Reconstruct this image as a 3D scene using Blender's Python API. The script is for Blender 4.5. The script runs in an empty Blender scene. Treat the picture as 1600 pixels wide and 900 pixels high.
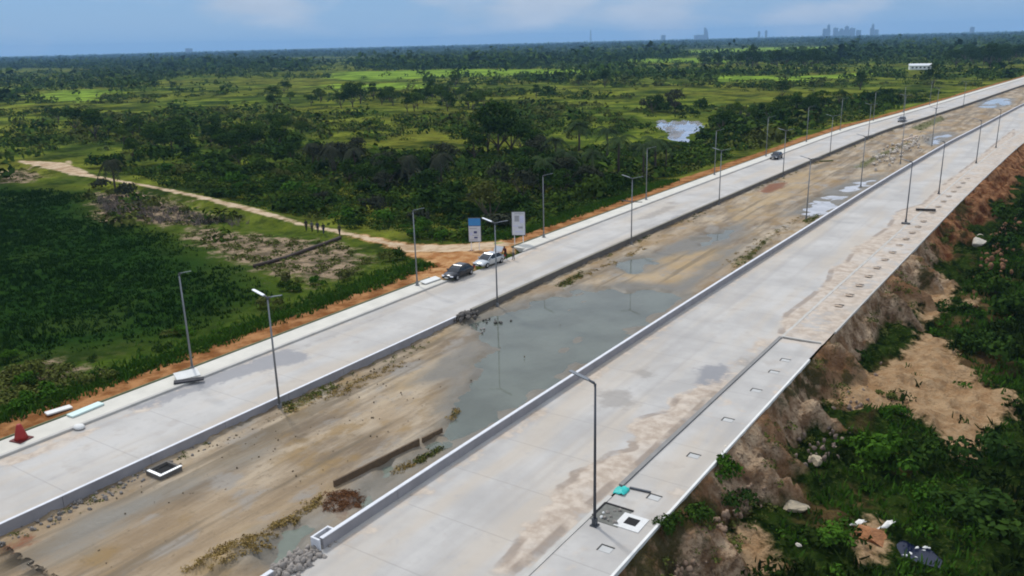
import bpy, bmesh, math, random
import numpy as np
from mathutils import Vector, Matrix

sc = bpy.context.scene
C = sc.collection
R = math.radians

# ------------------------------------------------------------------ camera, sky, sun, exposure
CAM_H = 26.0
FPX = 1300.0                                   # focal length in photo pixels (1600 wide)
ROLL = math.atan(40 / 1590.0)
PITCH = math.atan((450 - (86 - 40 / 1590 * 800)) * math.cos(ROLL) / FPX)
HEAD = R(34)                                   # the road runs along +Y, the camera looks 34 deg to its left
_F = np.array([-math.sin(HEAD) * math.cos(PITCH), math.cos(HEAD) * math.cos(PITCH), -math.sin(PITCH)])
_R0 = np.array([math.cos(HEAD), math.sin(HEAD), 0.0])
_U0 = np.cross(_R0, _F)
_X = math.cos(ROLL) * _R0 - math.sin(ROLL) * _U0
_Y = math.sin(ROLL) * _R0 + math.cos(ROLL) * _U0
cd = bpy.data.cameras.new('camera')
cam = bpy.data.objects.new('camera', cd)
C.objects.link(cam)
cam.matrix_world = Matrix(((_X[0], _Y[0], -_F[0], 0), (_X[1], _Y[1], -_F[1], 0), (_X[2], _Y[2], -_F[2], CAM_H), (0, 0, 0, 1)))
cd.sensor_width = 36
cd.lens = 36 * FPX / 1600
cd.clip_start = 0.5
cd.clip_end = 80000
sc.camera = cam

SUN_DIR = Vector((-0.62, 0.30, 0.95)).normalized()      # towards the sun
SUN_EL = math.asin(SUN_DIR.z)
SUN_AZ = math.atan2(SUN_DIR.x, SUN_DIR.y)
CLOUD_LOC = (8.58, 4.62, 1.99)
w = bpy.data.worlds.new('World')
sc.world = w
w.use_nodes = True
wn = w.node_tree
wn.nodes.clear()
def WN(t, **kw):
    n = wn.nodes.new(t)
    for k, v in kw.items(): setattr(n, k, v)
    return n
out = WN('ShaderNodeOutputWorld'); bg = WN('ShaderNodeBackground')
sky = WN('ShaderNodeTexSky', sky_type='NISHITA')
sky.sun_disc = False
sky.sun_elevation = SUN_EL
sky.sun_rotation = SUN_AZ
sky.altitude = 50; sky.air_density = 1.0; sky.dust_density = 0.3; sky.ozone_density = 2.5
tc = WN('ShaderNodeTexCoord')
sx = WN('ShaderNodeSeparateXYZ'); wn.links.new(tc.outputs['Generated'], sx.inputs[0])
def WM(op, a, b):
    n = WN('ShaderNodeMath', operation=op)
    for i, v in enumerate((a, b)):
        if isinstance(v, (int, float)): n.inputs[i].default_value = v
        else: wn.links.new(v, n.inputs[i])
    return n.outputs[0]
el = WM('MAXIMUM', sx.outputs[2], 0.0)
mp = WN('ShaderNodeMapping'); mp.inputs['Scale'].default_value = (6.0, 6.0, 17.0); mp.inputs['Location'].default_value = CLOUD_LOC
wn.links.new(tc.outputs['Generated'], mp.inputs['Vector'])
nz = WN('ShaderNodeTexNoise'); nz.inputs['Scale'].default_value = 1.0; nz.inputs['Detail'].default_value = 6; nz.inputs['Roughness'].default_value = 0.5
wn.links.new(mp.outputs[0], nz.inputs['Vector'])
cov = WM('ADD', nz.outputs['Fac'], WM('MULTIPLY', WM('MINIMUM', el, 0.3), 0.8))
cr = WN('ShaderNodeMapRange', interpolation_type='SMOOTHSTEP'); cr.inputs[1].default_value = 0.45; cr.inputs[2].default_value = 0.68
wn.links.new(cov, cr.inputs[0])
tint = WN('ShaderNodeMix', data_type='RGBA', blend_type='MULTIPLY'); tint.inputs[0].default_value = 1
tint.inputs[7].default_value = (0.39, 0.63, 1.03, 1)
wn.links.new(sky.outputs[0], tint.inputs[6])
nz2 = WN('ShaderNodeTexNoise'); nz2.inputs['Scale'].default_value = 2.3; nz2.inputs['Detail'].default_value = 4
wn.links.new(mp.outputs[0], nz2.inputs['Vector'])
cc = WN('ShaderNodeMix', data_type='RGBA'); cc.inputs[6].default_value = (4.6, 5.5, 6.9, 1); cc.inputs[7].default_value = (8.6, 8.9, 9.6, 1)
wn.links.new(nz2.outputs['Fac'], cc.inputs[0])
cl = WN('ShaderNodeMix', data_type='RGBA')
wn.links.new(WM('MULTIPLY', cr.outputs[0], WM('ADD', WM('MULTIPLY', WM('MINIMUM', el, 0.2), 1.6), 0.58)), cl.inputs[0])
lit = WN('ShaderNodeMix', data_type='RGBA', blend_type='MULTIPLY'); lit.inputs[0].default_value = 1      # high cloud is lit by the sun, low cloud is seen through air
hi = WN('ShaderNodeMapRange', interpolation_type='SMOOTHSTEP'); hi.inputs[1].default_value = 0.04; hi.inputs[2].default_value = 0.35; hi.inputs[3].default_value = 1.0; hi.inputs[4].default_value = 1.75
wn.links.new(el, hi.inputs[0]); wn.links.new(cc.outputs[2], lit.inputs[6]); wn.links.new(hi.outputs[0], lit.inputs[7])
hzn = WN('ShaderNodeMix', data_type='RGBA'); hzn.inputs[7].default_value = (3.7, 5.6, 8.3, 1)              # pale blue air low down
low = WN('ShaderNodeMapRange', interpolation_type='SMOOTHSTEP'); low.inputs[1].default_value = -0.01; low.inputs[2].default_value = 0.16; low.inputs[3].default_value = 0.92; low.inputs[4].default_value = 0.0
wn.links.new(el, low.inputs[0]); wn.links.new(low.outputs[0], hzn.inputs[0]); wn.links.new(tint.outputs[2], hzn.inputs[6])
wn.links.new(hzn.outputs[2], cl.inputs[6]); wn.links.new(lit.outputs[2], cl.inputs[7]); wn.links.new(cl.outputs[2], bg.inputs['Color'])
bg.inputs['Strength'].default_value = 0.10
wn.links.new(bg.outputs[0], out.inputs[0])

sl = bpy.data.lights.new('sun', 'SUN'); so = bpy.data.objects.new('sun', sl); C.objects.link(so)
sl.energy = 3.0; sl.angle = R(5); sl.color = (1.0, 0.96, 0.9)
so.rotation_euler = (-SUN_DIR).to_track_quat('-Z', 'Y').to_euler()
so.location = (0, 0, 90)
sc.view_settings.view_transform = 'Standard'; sc.view_settings.look = 'None'
sc.view_settings.exposure = -0.22; sc.view_settings.gamma = 1
try:
    sc.cycles.filter_width = 1.9
    sc.cycles.volume_bounces = 0
    sc.cycles.max_bounces = 5; sc.cycles.diffuse_bounces = 2; sc.cycles.glossy_bounces = 2
    sc.cycles.use_denoising = True
except Exception: pass

# ------------------------------------------------------------------ helpers
rng = random.Random(7)
nrg = np.random.RandomState(11)
_tab = [np.random.RandomState(100 + i).rand(256, 256) for i in range(6)]
def vn(x, y, seed=0):
    x = np.asarray(x, float) + 37.3 * seed; y = np.asarray(y, float) + 11.9 * seed
    T = _tab[seed % 6]
    xi = np.floor(x).astype(int); yi = np.floor(y).astype(int)
    fx = x - xi; fy = y - yi
    fx = fx * fx * (3 - 2 * fx); fy = fy * fy * (3 - 2 * fy)
    a = T[xi & 255, yi & 255]; b = T[(xi + 1) & 255, yi & 255]; c = T[xi & 255, (yi + 1) & 255]; d = T[(xi + 1) & 255, (yi + 1) & 255]
    return (a * (1 - fx) + b * fx) * (1 - fy) + (c * (1 - fx) + d * fx) * fy - 0.5
def fbm(x, y, seed=0, oct=4):
    t = 0; a = 1.0; f = 1.0
    for o in range(oct):
        t = t + a * vn(np.asarray(x) * f, np.asarray(y) * f, seed + o); a *= 0.5; f *= 2.03
    return t

_gu = np.arange(-3000, 30001, 4.0)
def _gk(pts):
    u, g = zip(*pts)
    v = np.interp(_gu, u, g)
    k = np.hanning(11); k /= k.sum()
    return np.convolve(np.pad(v, 5, mode='edge'), k, mode='valid')
_gL = _gk([(-3000, 0), (90, 0.1), (130, 0.9), (160, 1.6), (194, 2.5), (234, 3.7), (262, 5.3), (291, 8.6), (344, 13.4), (380, 16.3), (456, 22.5), (519, 28), (560, 31.5), (900, 62), (1300, 98), (30000, 98)])
_gR = _gk([(-3000, 0), (30, 0.1), (50, 0.4), (80, 1.0), (100, 1.6), (120, 2.2), (145, 2.9), (177, 4.1), (224, 6.2), (259, 8.6), (342, 13.8), (420, 20), (560, 32), (900, 62), (1300, 98), (30000, 98)])
def G(s, u):
    gl = np.interp(u, _gu, _gL); gr = np.interp(u, _gu, _gR)
    t = np.clip((np.asarray(s) + 48.5) / 17.7, 0, 1)
    return gl * (1 - t) + gr * t
def S2W(s, u, z=0.0):
    return Vector((float(s + G(s, u)), float(u), z))
def W2S(x, u):
    s = np.asarray(x, float).copy() if isinstance(x, np.ndarray) else float(x)
    x0 = s
    for _ in range(6): s = x0 - G(s, u)
    return s
def at(px, py, z=0.0):
    """the place in the world seen at this photo pixel, on the level z"""
    d = ((px - 800) * _X - (py - 450) * _Y) / FPX + _F
    t = (z - CAM_H) / d[2]
    return Vector((t * d[0], t * d[1], z))
def ats(px, py, z=0.0):
    p = at(px, py, z); return float(W2S(p.x, p.y)), p.y
def poly(pts, z=0.0):
    return [ats(a, b, z) for a, b in pts]
def sdf(ps, s, u):
    """signed distance to a polygon, positive inside (arrays)"""
    s = np.asarray(s, float); u = np.asarray(u, float)
    d = np.full(s.shape, 1e9); ins = np.zeros(s.shape, bool)
    n = len(ps)
    for i in range(n):
        ax, ay = ps[i]; bx, by = ps[(i + 1) % n]
        ex, ey = bx - ax, by - ay
        t = np.clip(((s - ax) * ex + (u - ay) * ey) / (ex * ex + ey * ey + 1e-9), 0, 1)
        d = np.minimum(d, np.hypot(s - ax - t * ex, u - ay - t * ey))
        c = ((ay > u) != (by > u)) & (s < ex * (u - ay) / (ey if abs(ey) > 1e-9 else 1e-9) + ax)
        ins ^= c
    return np.where(ins, d, -d)

def tag(o, label=None, cat=None, group=None, kind=None):
    if label: o['label'] = label
    if cat: o['category'] = cat
    if group: o['group'] = group
    if kind: o['kind'] = kind
    return o
def empty(name, loc, rz=0, label=None, cat=None, group=None):
    o = bpy.data.objects.new(name, None); C.objects.link(o)
    o.location = loc; o.rotation_euler = (0, 0, rz); o.empty_display_size = 0.3
    return tag(o, label, cat, group)
def link(name, me, m=None, parent=None, loc=None):
    o = bpy.data.objects.new(name, me); C.objects.link(o)
    if m is not None and not me.materials: me.materials.append(m)
    if parent is not None: o.parent = parent
    if loc is not None: o.location = loc
    return o
def np_mesh(name, V, F, smooth=True):
    """V (n,3), F (m,k) arrays"""
    me = bpy.data.meshes.new(name)
    V = np.ascontiguousarray(V, np.float32); F = np.ascontiguousarray(F, np.int32)
    me.vertices.add(len(V)); me.vertices.foreach_set('co', V.ravel())
    k = F.shape[1]
    me.loops.add(F.size); me.loops.foreach_set('vertex_index', F.ravel())
    me.polygons.add(len(F)); me.polygons.foreach_set('loop_start', np.arange(0, F.size, k, dtype=np.int32))
    try: me.polygons.foreach_set('loop_total', np.full(len(F), k, np.int32))
    except Exception: pass
    me.update(calc_edges=True)
    if smooth: me.polygons.foreach_set('use_smooth', np.ones(len(F), bool))
    me.validate()
    return me
def grid_mesh(name, S, U, zf, attrs=None, mask=None):
    ss, uu = np.meshgrid(S, U)
    z = zf(ss, uu)
    x = ss + G(ss, uu)
    V = np.stack([x, uu, z], -1).reshape(-1, 3)
    n, m = ss.shape
    idx = np.arange(n * m).reshape(n, m)
    F = np.stack([idx[:-1, :-1], idx[:-1, 1:], idx[1:, 1:], idx[1:, :-1]], -1).reshape(-1, 4)
    if mask is not None:
        F = F[mask((ss[:-1, :-1] + ss[1:, 1:]) / 2, (uu[:-1, :-1] + uu[1:, 1:]) / 2).ravel()]
    me = np_mesh(name, V, F)
    for k, f in (attrs or {}).items():
        a = me.attributes.new(k, 'FLOAT', 'POINT')
        a.data.foreach_set('value', np.ascontiguousarray(f(ss, uu), np.float32).ravel())
    return me
class MB:
    def __init__(s): s.v = []; s.f = []
    def add(s, vs, fs):
        b = len(s.v); s.v += [tuple(p) for p in vs]; s.f += [tuple(i + b for i in f) for f in fs]; return s
    def box(s, c, d, rz=0, ry=0, rx=0):
        M = Matrix.Rotation(rz, 3, 'Z') @ Matrix.Rotation(ry, 3, 'Y') @ Matrix.Rotation(rx, 3, 'X'); c = Vector(c)
        vs = [c + M @ Vector((x * d[0] / 2, y * d[1] / 2, z * d[2] / 2)) for x in (-1, 1) for y in (-1, 1) for z in (-1, 1)]
        return s.add(vs, [(0, 1, 3, 2), (4, 6, 7, 5), (0, 4, 5, 1), (2, 3, 7, 6), (0, 2, 6, 4), (1, 5, 7, 3)])
    def tube(s, pts, rad, n=8):
        pts = [Vector(p) for p in pts]
        if not hasattr(rad, '__len__'): rad = [rad] * len(pts)
        vs = []; fs = []
        for i, p in enumerate(pts):
            t = (pts[min(i + 1, len(pts) - 1)] - pts[max(i - 1, 0)]).normalized()
            a = t.orthogonal().normalized() if abs(t.z) < .99 else Vector((1, 0, 0)); a = (a - t * a.dot(t)).normalized(); b = t.cross(a)
            for k in range(n):
                q = 2 * math.pi * k / n + math.pi / n
                vs.append(p + (a * math.cos(q) + b * math.sin(q)) * rad[i])
        for i in range(len(pts) - 1):
            for k in range(n):
                fs.append((i * n + k, i * n + (k + 1) % n, (i + 1) * n + (k + 1) % n, (i + 1) * n + k))
        fs.append(tuple(range(n - 1, -1, -1))); fs.append(tuple((len(pts) - 1) * n + k for k in range(n)))
        return s.add(vs, fs)
    def loft(s, rings, cap=True, closed=True):
        n = len(rings[0]); vs = [p for r in rings for p in r]; fs = []
        for i in range(len(rings) - 1):
            for k in range(n if closed else n - 1):
                fs.append((i * n + k, i * n + (k + 1) % n, (i + 1) * n + (k + 1) % n, (i + 1) * n + k))
        if cap: fs.append(tuple(range(n - 1, -1, -1))); fs.append(tuple((len(rings) - 1) * n + k for k in range(n)))
        return s.add(vs, fs)
    def mesh(s, name, smooth=False, bevel=0):
        me = bpy.data.meshes.new(name); me.from_pydata(s.v, [], s.f)
        bm = bmesh.new(); bm.from_mesh(me); bmesh.ops.recalc_face_normals(bm, faces=bm.faces)
        if bevel: bmesh.ops.bevel(bm, geom=bm.edges[:], offset=bevel, segments=1, affect='EDGES', clamp_overlap=True)
        bm.to_mesh(me); bm.free()
        if smooth: me.polygons.foreach_set('use_smooth', np.ones(len(me.polygons), bool))
        me.update(); return me
    def build(s, name, m, parent=None, smooth=False, bevel=0, loc=None):
        return link(name, s.mesh(name, smooth, bevel), m, parent, loc)
def copy_thing(o, loc=None, rz=None, sc_=None, parent=None):
    c = o.copy(); C.objects.link(c)
    if parent is not None: c.parent = parent
    if loc is not None: c.location = loc
    if rz is not None: c.rotation_euler = (0, 0, rz)
    if sc_ is not None: c.scale = sc_
    for ch in list(o.children): copy_thing(ch, parent=c)
    return c

# ------------------------------------------------------------------ materials
class MT:
    def __init__(s, name):
        s.m = bpy.data.materials.new(name); s.m.use_nodes = True
        s.t = s.m.node_tree; s.b = s.t.nodes['Principled BSDF']
    def n(s, ty, **kw):
        o = s.t.nodes.new(ty)
        for k, v in kw.items(): setattr(o, k, v)
        return o
    def l(s, a, b): s.t.links.new(a, b)
    def coord(s, scale=(1, 1, 1), obj=False):
        g = s.n('ShaderNodeTexCoord') if obj else s.n('ShaderNodeNewGeometry')
        m = s.n('ShaderNodeMapping'); m.inputs['Scale'].default_value = scale
        s.l(g.outputs['Object'] if obj else g.outputs['Position'], m.inputs[0]); return m.outputs[0]
    def noise(s, sc_, detail=4, rough=.55, scale=(1, 1, 1), obj=False):
        o = s.n('ShaderNodeTexNoise'); o.inputs['Scale'].default_value = sc_; o.inputs['Detail'].default_value = detail; o.inputs['Roughness'].default_value = rough
        s.l(s.coord(scale, obj), o.inputs['Vector']); return o.outputs['Fac']
    def attr(s, name):
        return s.n('ShaderNodeAttribute', attribute_name=name).outputs['Fac']
    def math(s, op, a, b=None, clamp=False):
        o = s.n('ShaderNodeMath', operation=op); o.use_clamp = clamp
        for i, v in enumerate((a, b)):
            if v is None: continue
            if isinstance(v, (int, float)): o.inputs[i].default_value = v
            else: s.l(v, o.inputs[i])
        return o.outputs[0]
    def ramp(s, v, a, b):
        o = s.n('ShaderNodeMapRange', interpolation_type='SMOOTHSTEP'); o.inputs[1].default_value = a; o.inputs[2].default_value = b
        s.l(v, o.inputs[0]); return o.outputs[0]
    def mix(s, f, a, b, mode='MIX'):
        o = s.n('ShaderNodeMix', data_type='RGBA', blend_type=mode)
        for i, v in ((0, f), (6, a), (7, b)):
            if isinstance(v, (int, float)): o.inputs[i].default_value = v
            elif isinstance(v, tuple): o.inputs[i].default_value = v + (1,) if len(v) == 3 else v
            else: s.l(v, o.inputs[i])
        return o.outputs[2]
    def bump(s, h, st=.4, d=.1):
        o = s.n('ShaderNodeBump'); o.inputs['Strength'].default_value = st; o.inputs['Distance'].default_value = d
        s.l(h, o.inputs['Height']); s.l(o.outputs[0], s.b.inputs['Normal'])
    def col(s, c):
        if isinstance(c, tuple): s.b.inputs['Base Color'].default_value = c + (1,)
        else: s.l(c, s.b.inputs['Base Color'])
    def rough(s, v, spec=None):
        if isinstance(v, (int, float)): s.b.inputs['Roughness'].default_value = v
        else: s.l(v, s.b.inputs['Roughness'])
        if spec is not None: s.b.inputs['Specular IOR Level'].default_value = spec
        return s.m
def simple(name, c, rough=.6, var=.25, sc_=3.0, spec=.3, metal=0, obj=True, bump=0):
    t = MT(name); f = t.noise(sc_, 4, obj=obj)
    t.col(t.mix(f, tuple(x * (1 - var) for x in c), tuple(min(1, x * (1 + var)) for x in c)))
    t.b.inputs['Metallic'].default_value = metal
    if bump: t.bump(f, .5, bump)
    return t.rough(rough, spec)

def mat_leaf(name, c1, c2, c3):
    t = MT(name)
    g = t.n('ShaderNodeNewGeometry'); oi = t.n('ShaderNodeObjectInfo')
    a = t.mix(g.outputs['Random Per Island'], c1, c2)
    b = t.mix(t.math('MULTIPLY', oi.outputs['Random'], .75), a, c3)
    f = t.noise(.09, 2)
    b = t.mix(t.ramp(f, .42, .62), b, t.mix(.55, b, c2))
    t.col(b)
    return t.rough(.8, .0)
LEAF = mat_leaf('leaf_dark', (.012, .030, .006), (.037, .070, .011), (.020, .042, .010))
LEAF2 = mat_leaf('leaf_mid', (.022, .048, .007), (.062, .108, .015), (.048, .070, .013))
LEAF3 = mat_leaf('leaf_olive', (.040, .055, .012), (.098, .115, .025), (.075, .080, .025))
LEAF4 = mat_leaf('leaf_bright', (.018, .055, .007), (.052, .115, .012), (.034, .080, .010))
LEAF5 = mat_leaf('leaf_greyish', (.016, .022, .013), (.048, .054, .032), (.034, .038, .024))
FROND = mat_leaf('frond', (.014, .032, .012), (.050, .075, .028), (.030, .042, .022))
BARK = simple('bark', (.07, .055, .042), .9, .4, 4)
DEADWOOD = simple('dead_wood', (.16, .13, .11), .9, .4, 3)

def mat_ground():
    t = MT('field_ground')
    nb = t.noise(.011, 5, .6); nm = t.noise(.05, 5, .62); nf = t.noise(.45, 5, .65); nxf = t.noise(2.2, 3, .6)
    c = t.mix(t.ramp(nb, .38, .62), (.112, .116, .016), (.050, .082, .011))
    c = t.mix(t.math('MULTIPLY', t.ramp(nm, .50, .64), .75), c, (.185, .215, .027))
    c = t.mix(t.math('MULTIPLY', t.ramp(nm, .50, .38), .9), c, (.016, .030, .006))
    c = t.mix(t.math('MULTIPLY', t.ramp(nf, .5, .66), .5), c, (.075, .080, .026))
    c = t.mix(t.math('MULTIPLY', t.ramp(nf, .50, .36), .6), c, (.016, .028, .008))
    jit = t.math('MULTIPLY', t.math('SUBTRACT', nf, .5), 4.0)
    def msk(name, amp, lo, hi):
        return t.ramp(t.math('ADD', t.attr(name), t.math('MULTIPLY', t.math('SUBTRACT', nf, .5), amp)), lo, hi)
    c = t.mix(t.ramp(t.math('ADD', t.attr('wood'), t.math('MULTIPLY', t.math('SUBTRACT', nm, .5), .6)), .4, .7), c, t.mix(nm, (.012, .024, .010), (.030, .045, .018)))
    br = t.mix(t.ramp(nm, .4, .62), (.10, .165, .018), (.19, .29, .032))
    c = t.mix(t.math('MULTIPLY', t.ramp(t.math('ADD', t.attr('bright'), t.math('MULTIPLY', t.math('SUBTRACT', nm, .5), 130)), -14, 22), .9), c, br)
    dk = t.mix(t.ramp(nf, .40, .60), (.009, .026, .005), (.016, .040, .007))
    dk = t.mix(t.math('MULTIPLY', t.ramp(nm, .48, .66), .6), dk, (.034, .056, .012))
    c = t.mix(t.ramp(t.math('ADD', t.attr('dark'), t.math('ADD', t.math('MULTIPLY', t.math('SUBTRACT', nm, .5), 30), t.math('MULTIPLY', t.math('SUBTRACT', nf, .5), 10))), -5, 6), c, dk)
    bare = t.mix(t.ramp(nf, .38, .62), (.095, .075, .050), (.27, .20, .135))
    bare = t.mix(t.math('MULTIPLY', t.ramp(nxf, .5, .62), .5), bare, (.12, .10, .04))
    c = t.mix(msk('bare', 14, -1, 2.5), c, bare)
    st = t.mix(t.ramp(nf, .36, .64), (.15, .062, .022), (.33, .165, .070))
    c = t.mix(msk('shoulder', 2.4, -.3, .5), c, st)
    j = t.mix(t.ramp(nf, .36, .62), (.27, .120, .045), (.42, .245, .115))
    c = t.mix(msk('junction', 5, -.5, .8), c, j)
    pa = t.mix(t.ramp(nf, .36, .62), (.31, .215, .125), (.47, .365, .25))
    c = t.mix(msk('track', 3.4, .1, 1.1), c, pa)
    t.col(c)
    t.bump(t.math('ADD', nf, nxf), .6, .5)
    return t.rough(.95, 0.0)
def mat_median():
    t = MT('median_mud')
    st = t.noise(.5, 6, .6, (1, .22, 1)); f = t.noise(.35, 5, .6, (1, .55, 1)); x = t.noise(2.4, 5, .65); big = t.noise(.07, 3, .5)
    c = t.mix(t.ramp(st, .34, .66), (.145, .108, .070), (.360, .292, .205))
    c = t.mix(t.math('MULTIPLY', t.ramp(big, .48, .60), .55), c, t.mix(x, (.19, .125, .065), (.32, .235, .14)))
    c = t.mix(t.math('MULTIPLY', t.ramp(f, .50, .66), .8), c, (.215, .140, .058))
    c = t.mix(t.math('MULTIPLY', t.ramp(f, .46, .34), .7), c, (.23, .215, .19))
    c = t.mix(t.math('MULTIPLY', t.ramp(x, .53, .70), .45), c, (.115, .085, .052))
    c = t.mix(t.math('MULTIPLY', t.ramp(t.math('ADD', t.attr('ochre'), t.math('MULTIPLY', t.math('SUBTRACT', f, .5), 3.6)), .1, 1.5), .7), c, t.mix(x, (.29, .205, .105), (.40, .30, .165)))
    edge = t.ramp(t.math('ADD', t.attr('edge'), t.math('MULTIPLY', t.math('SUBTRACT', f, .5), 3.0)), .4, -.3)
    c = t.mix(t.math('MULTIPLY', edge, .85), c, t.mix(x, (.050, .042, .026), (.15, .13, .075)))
    gr = t.ramp(t.math('ADD', t.attr('weeds'), t.math('MULTIPLY', t.math('SUBTRACT', x, .5), 2.6)), .45, .9)
    c = t.mix(gr, c, t.mix(x, (.035, .045, .010), (.13, .12, .03)))
    rd = t.ramp(t.math('ADD', t.attr('redsoil'), t.math('MULTIPLY', t.math('SUBTRACT', x, .5), 1.2)), .35, .8)
    c = t.mix(rd, c, t.mix(x, (.10, .035, .018), (.24, .11, .055)))
    wet = t.ramp(t.math('ADD', t.attr('pool'), t.math('ADD', t.math('MULTIPLY', t.math('SUBTRACT', f, .5), 5.0), t.math('MULTIPLY', t.math('SUBTRACT', st, .5), 4.0))), -2.2, .5)
    rut = t.noise(.9, 3, .5, (1, .035, 1))
    c = t.mix(t.math('MULTIPLY', t.ramp(rut, .53, .64), .6), c, (.12, .095, .062))
    c = t.mix(t.math('MULTIPLY', wet, .95), c, t.mix(f, (.090, .080, .062), (.165, .150, .118)))
    t.col(c); t.bump(t.math('ADD', st, t.math('MULTIPLY', x, .6)), .7, .12)
    r = t.n('ShaderNodeMapRange'); t.l(wet, r.inputs[0]); r.inputs[3].default_value = .9; r.inputs[4].default_value = .45
    return t.rough(r.outputs[0], .25)
def mat_bank():
    t = MT('bank_soil')
    f = t.noise(.8, 6, .65); x = t.noise(3.0, 5, .65); v = t.noise(.75, 6, .66, (1, 1, .7)); big = t.noise(.16, 4, .55)
    sand = t.mix(t.ramp(f, .36, .64), (.315, .19, .095), (.42, .285, .16))
    grass = t.mix(t.ramp(f, .38, .62), (.006, .013, .003), (.024, .044, .007))
    grass = t.mix(t.math('MULTIPLY', t.ramp(x, .52, .68), .6), grass, (.075, .095, .020))
    grass = t.mix(t.math('MULTIPLY', t.ramp(big, .56, .68), .8), grass, t.mix(f, (.09, .055, .025), (.20, .12, .055)))
    ms = t.ramp(t.math('ADD', t.attr('sand'), t.math('MULTIPLY', t.math('SUBTRACT', f, .5), 4.5)), -.4, .6)
    c = t.mix(ms, grass, sand)
    pale = t.mix(t.ramp(v, .36, .62), (.165, .098, .054), (.47, .345, .225))
    pale = t.mix(t.math('MULTIPLY', t.ramp(x, .52, .64), .75), pale, (.085, .052, .032))
    pale = t.mix(t.math('MULTIPLY', t.ramp(big, .46, .60), .8), pale, t.mix(f, (.10, .045, .020), (.31, .165, .078)))
    red = t.mix(t.ramp(v, .36, .64), (.105, .038, .016), (.34, .175, .085))
    face = t.mix(t.ramp(t.attr('red'), .3, .7), pale, red)
    wd = t.ramp(t.math('ADD', t.attr('weedy'), t.math('MULTIPLY', t.math('SUBTRACT', f, .5), 2.2)), .35, .75)
    face = t.mix(t.math('MULTIPLY', wd, .85), face, t.mix(x, (.014, .018, .006), (.060, .062, .020)))
    mf_ = t.ramp(t.math('ADD', t.attr('face'), t.math('MULTIPLY', t.math('SUBTRACT', f, .5), .7)), .38, .62)
    c = t.mix(mf_, c, face)
    t.col(c); t.bump(t.math('ADD', f, x), 1.0, .5)
    return t.rough(.95, 0.0)
def mat_road(name, sandcol=True):
    t = MT(name)
    f = t.noise(.16, 5, .6); x = t.noise(1.1, 6, .65); st = t.noise(.30, 5, .55, (1, .13, 1)); fine = t.noise(9, 3, .6)
    c = t.mix(t.ramp(f, .34, .66), (.335, .320, .298), (.435, .418, .390))
    trk = t.noise(.55, 3, .5, (1, .012, 1)); blot = t.noise(.42, 5, .62)
    c = t.mix(t.math('MULTIPLY', t.ramp(st, .44, .64), .65), c, (.42, .360, .285))
    c = t.mix(t.math('MULTIPLY', t.ramp(trk, .54, .66), .30), c, (.27, .255, .235))
    c = t.mix(t.math('MULTIPLY', t.math('MULTIPLY', t.ramp(blot, .54, .70), t.ramp(f, .45, .55)), .5), c, (.31, .275, .235))
    c = t.mix(t.math('MULTIPLY', t.ramp(x, .56, .72), .45), c, (.30, .295, .285))
    c = t.mix(t.math('MULTIPLY', fine, .16), c, (.22, .22, .22))
    sp = t.n('ShaderNodeSeparateXYZ'); g = t.n('ShaderNodeNewGeometry'); t.l(g.outputs['Position'], sp.inputs[0])
    jm = t.math('ABSOLUTE', t.math('SUBTRACT', t.math('FRACT', t.math('DIVIDE', sp.outputs[1], 5.0)), .5))
    c = t.mix(t.math('MULTIPLY', t.ramp(jm, .011, .004), .36), c, (.20, .19, .175))
    wet = t.ramp(t.math('ADD', t.attr('wet'), t.math('ADD', t.math('MULTIPLY', t.math('SUBTRACT', x, .5), 2.2), t.math('MULTIPLY', t.math('SUBTRACT', blot, .5), 1.6))), -.35, .35)
    c = t.mix(t.math('MULTIPLY', wet, .95), c, t.mix(x, (.175, .175, .18), (.225, .222, .225)))
    damp = t.ramp(t.math('ADD', t.attr('damp'), t.math('MULTIPLY', t.math('SUBTRACT', x, .5), 2.6)), -.3, .8)
    c = t.mix(t.math('MULTIPLY', damp, .62), c, (.215, .195, .170))
    sa = t.ramp(t.math('ADD', t.attr('sand'), t.math('ADD', t.math('MULTIPLY', t.math('SUBTRACT', x, .5), 2.4), t.math('MULTIPLY', t.math('SUBTRACT', blot, .5), 2.4))), -.3, .45)
    s1 = t.mix(t.ramp(x, .34, .66), (.31, .245, .185), (.46, .39, .315))
    s1 = t.mix(t.math('MULTIPLY', t.ramp(f, .5, .66), .55), s1, (.44, .405, .36))
    c = t.mix(t.math('MULTIPLY', sa, .93), c, s1)
    dr = t.ramp(t.math('ADD', t.attr('rim'), t.math('MULTIPLY', t.math('SUBTRACT', x, .5), .5)), .25, .6)
    c = t.mix(t.math('MULTIPLY', t.math('MULTIPLY', dr, t.ramp(f, .44, .56)), .6), c, (.16, .12, .09))
    t.col(c); t.bump(x, .25, .05)
    r = t.n('ShaderNodeMapRange'); t.l(wet, r.inputs[0]); r.inputs[3].default_value = .8; r.inputs[4].default_value = .55
    return t.rough(r.outputs[0], .3)
def mat_water(name, c, rough=.03, bump=.02, alpha=1.0):
    t = MT(name); f = t.noise(.22, 4); b = t.noise(2.5, 3)
    t.col(t.mix(t.ramp(f, .35, .65), c, tuple(x * .72 for x in c)))
    t.b.inputs['IOR'].default_value = 1.33; t.b.inputs['Alpha'].default_value = alpha
    t.bump(b, bump, .05)
    return t.rough(rough, .5)
M_GROUND = mat_ground(); M_MEDIAN = mat_median(); M_BANK = mat_bank(); M_ROAD = mat_road('concrete_paving')
M_POOL = mat_water('pool_water', (.150, .172, .145), alpha=.68); M_POOLG = mat_water('pool_water_green', (.20, .225, .18), alpha=.8); M_POND = mat_water('pond_water', (.42, .42, .43), .02, .01); M_DARKW = mat_water('dark_water', (.006, .009, .026), .12, .3)  # pond water's pale base paints in part of the sky's white reflection
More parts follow.
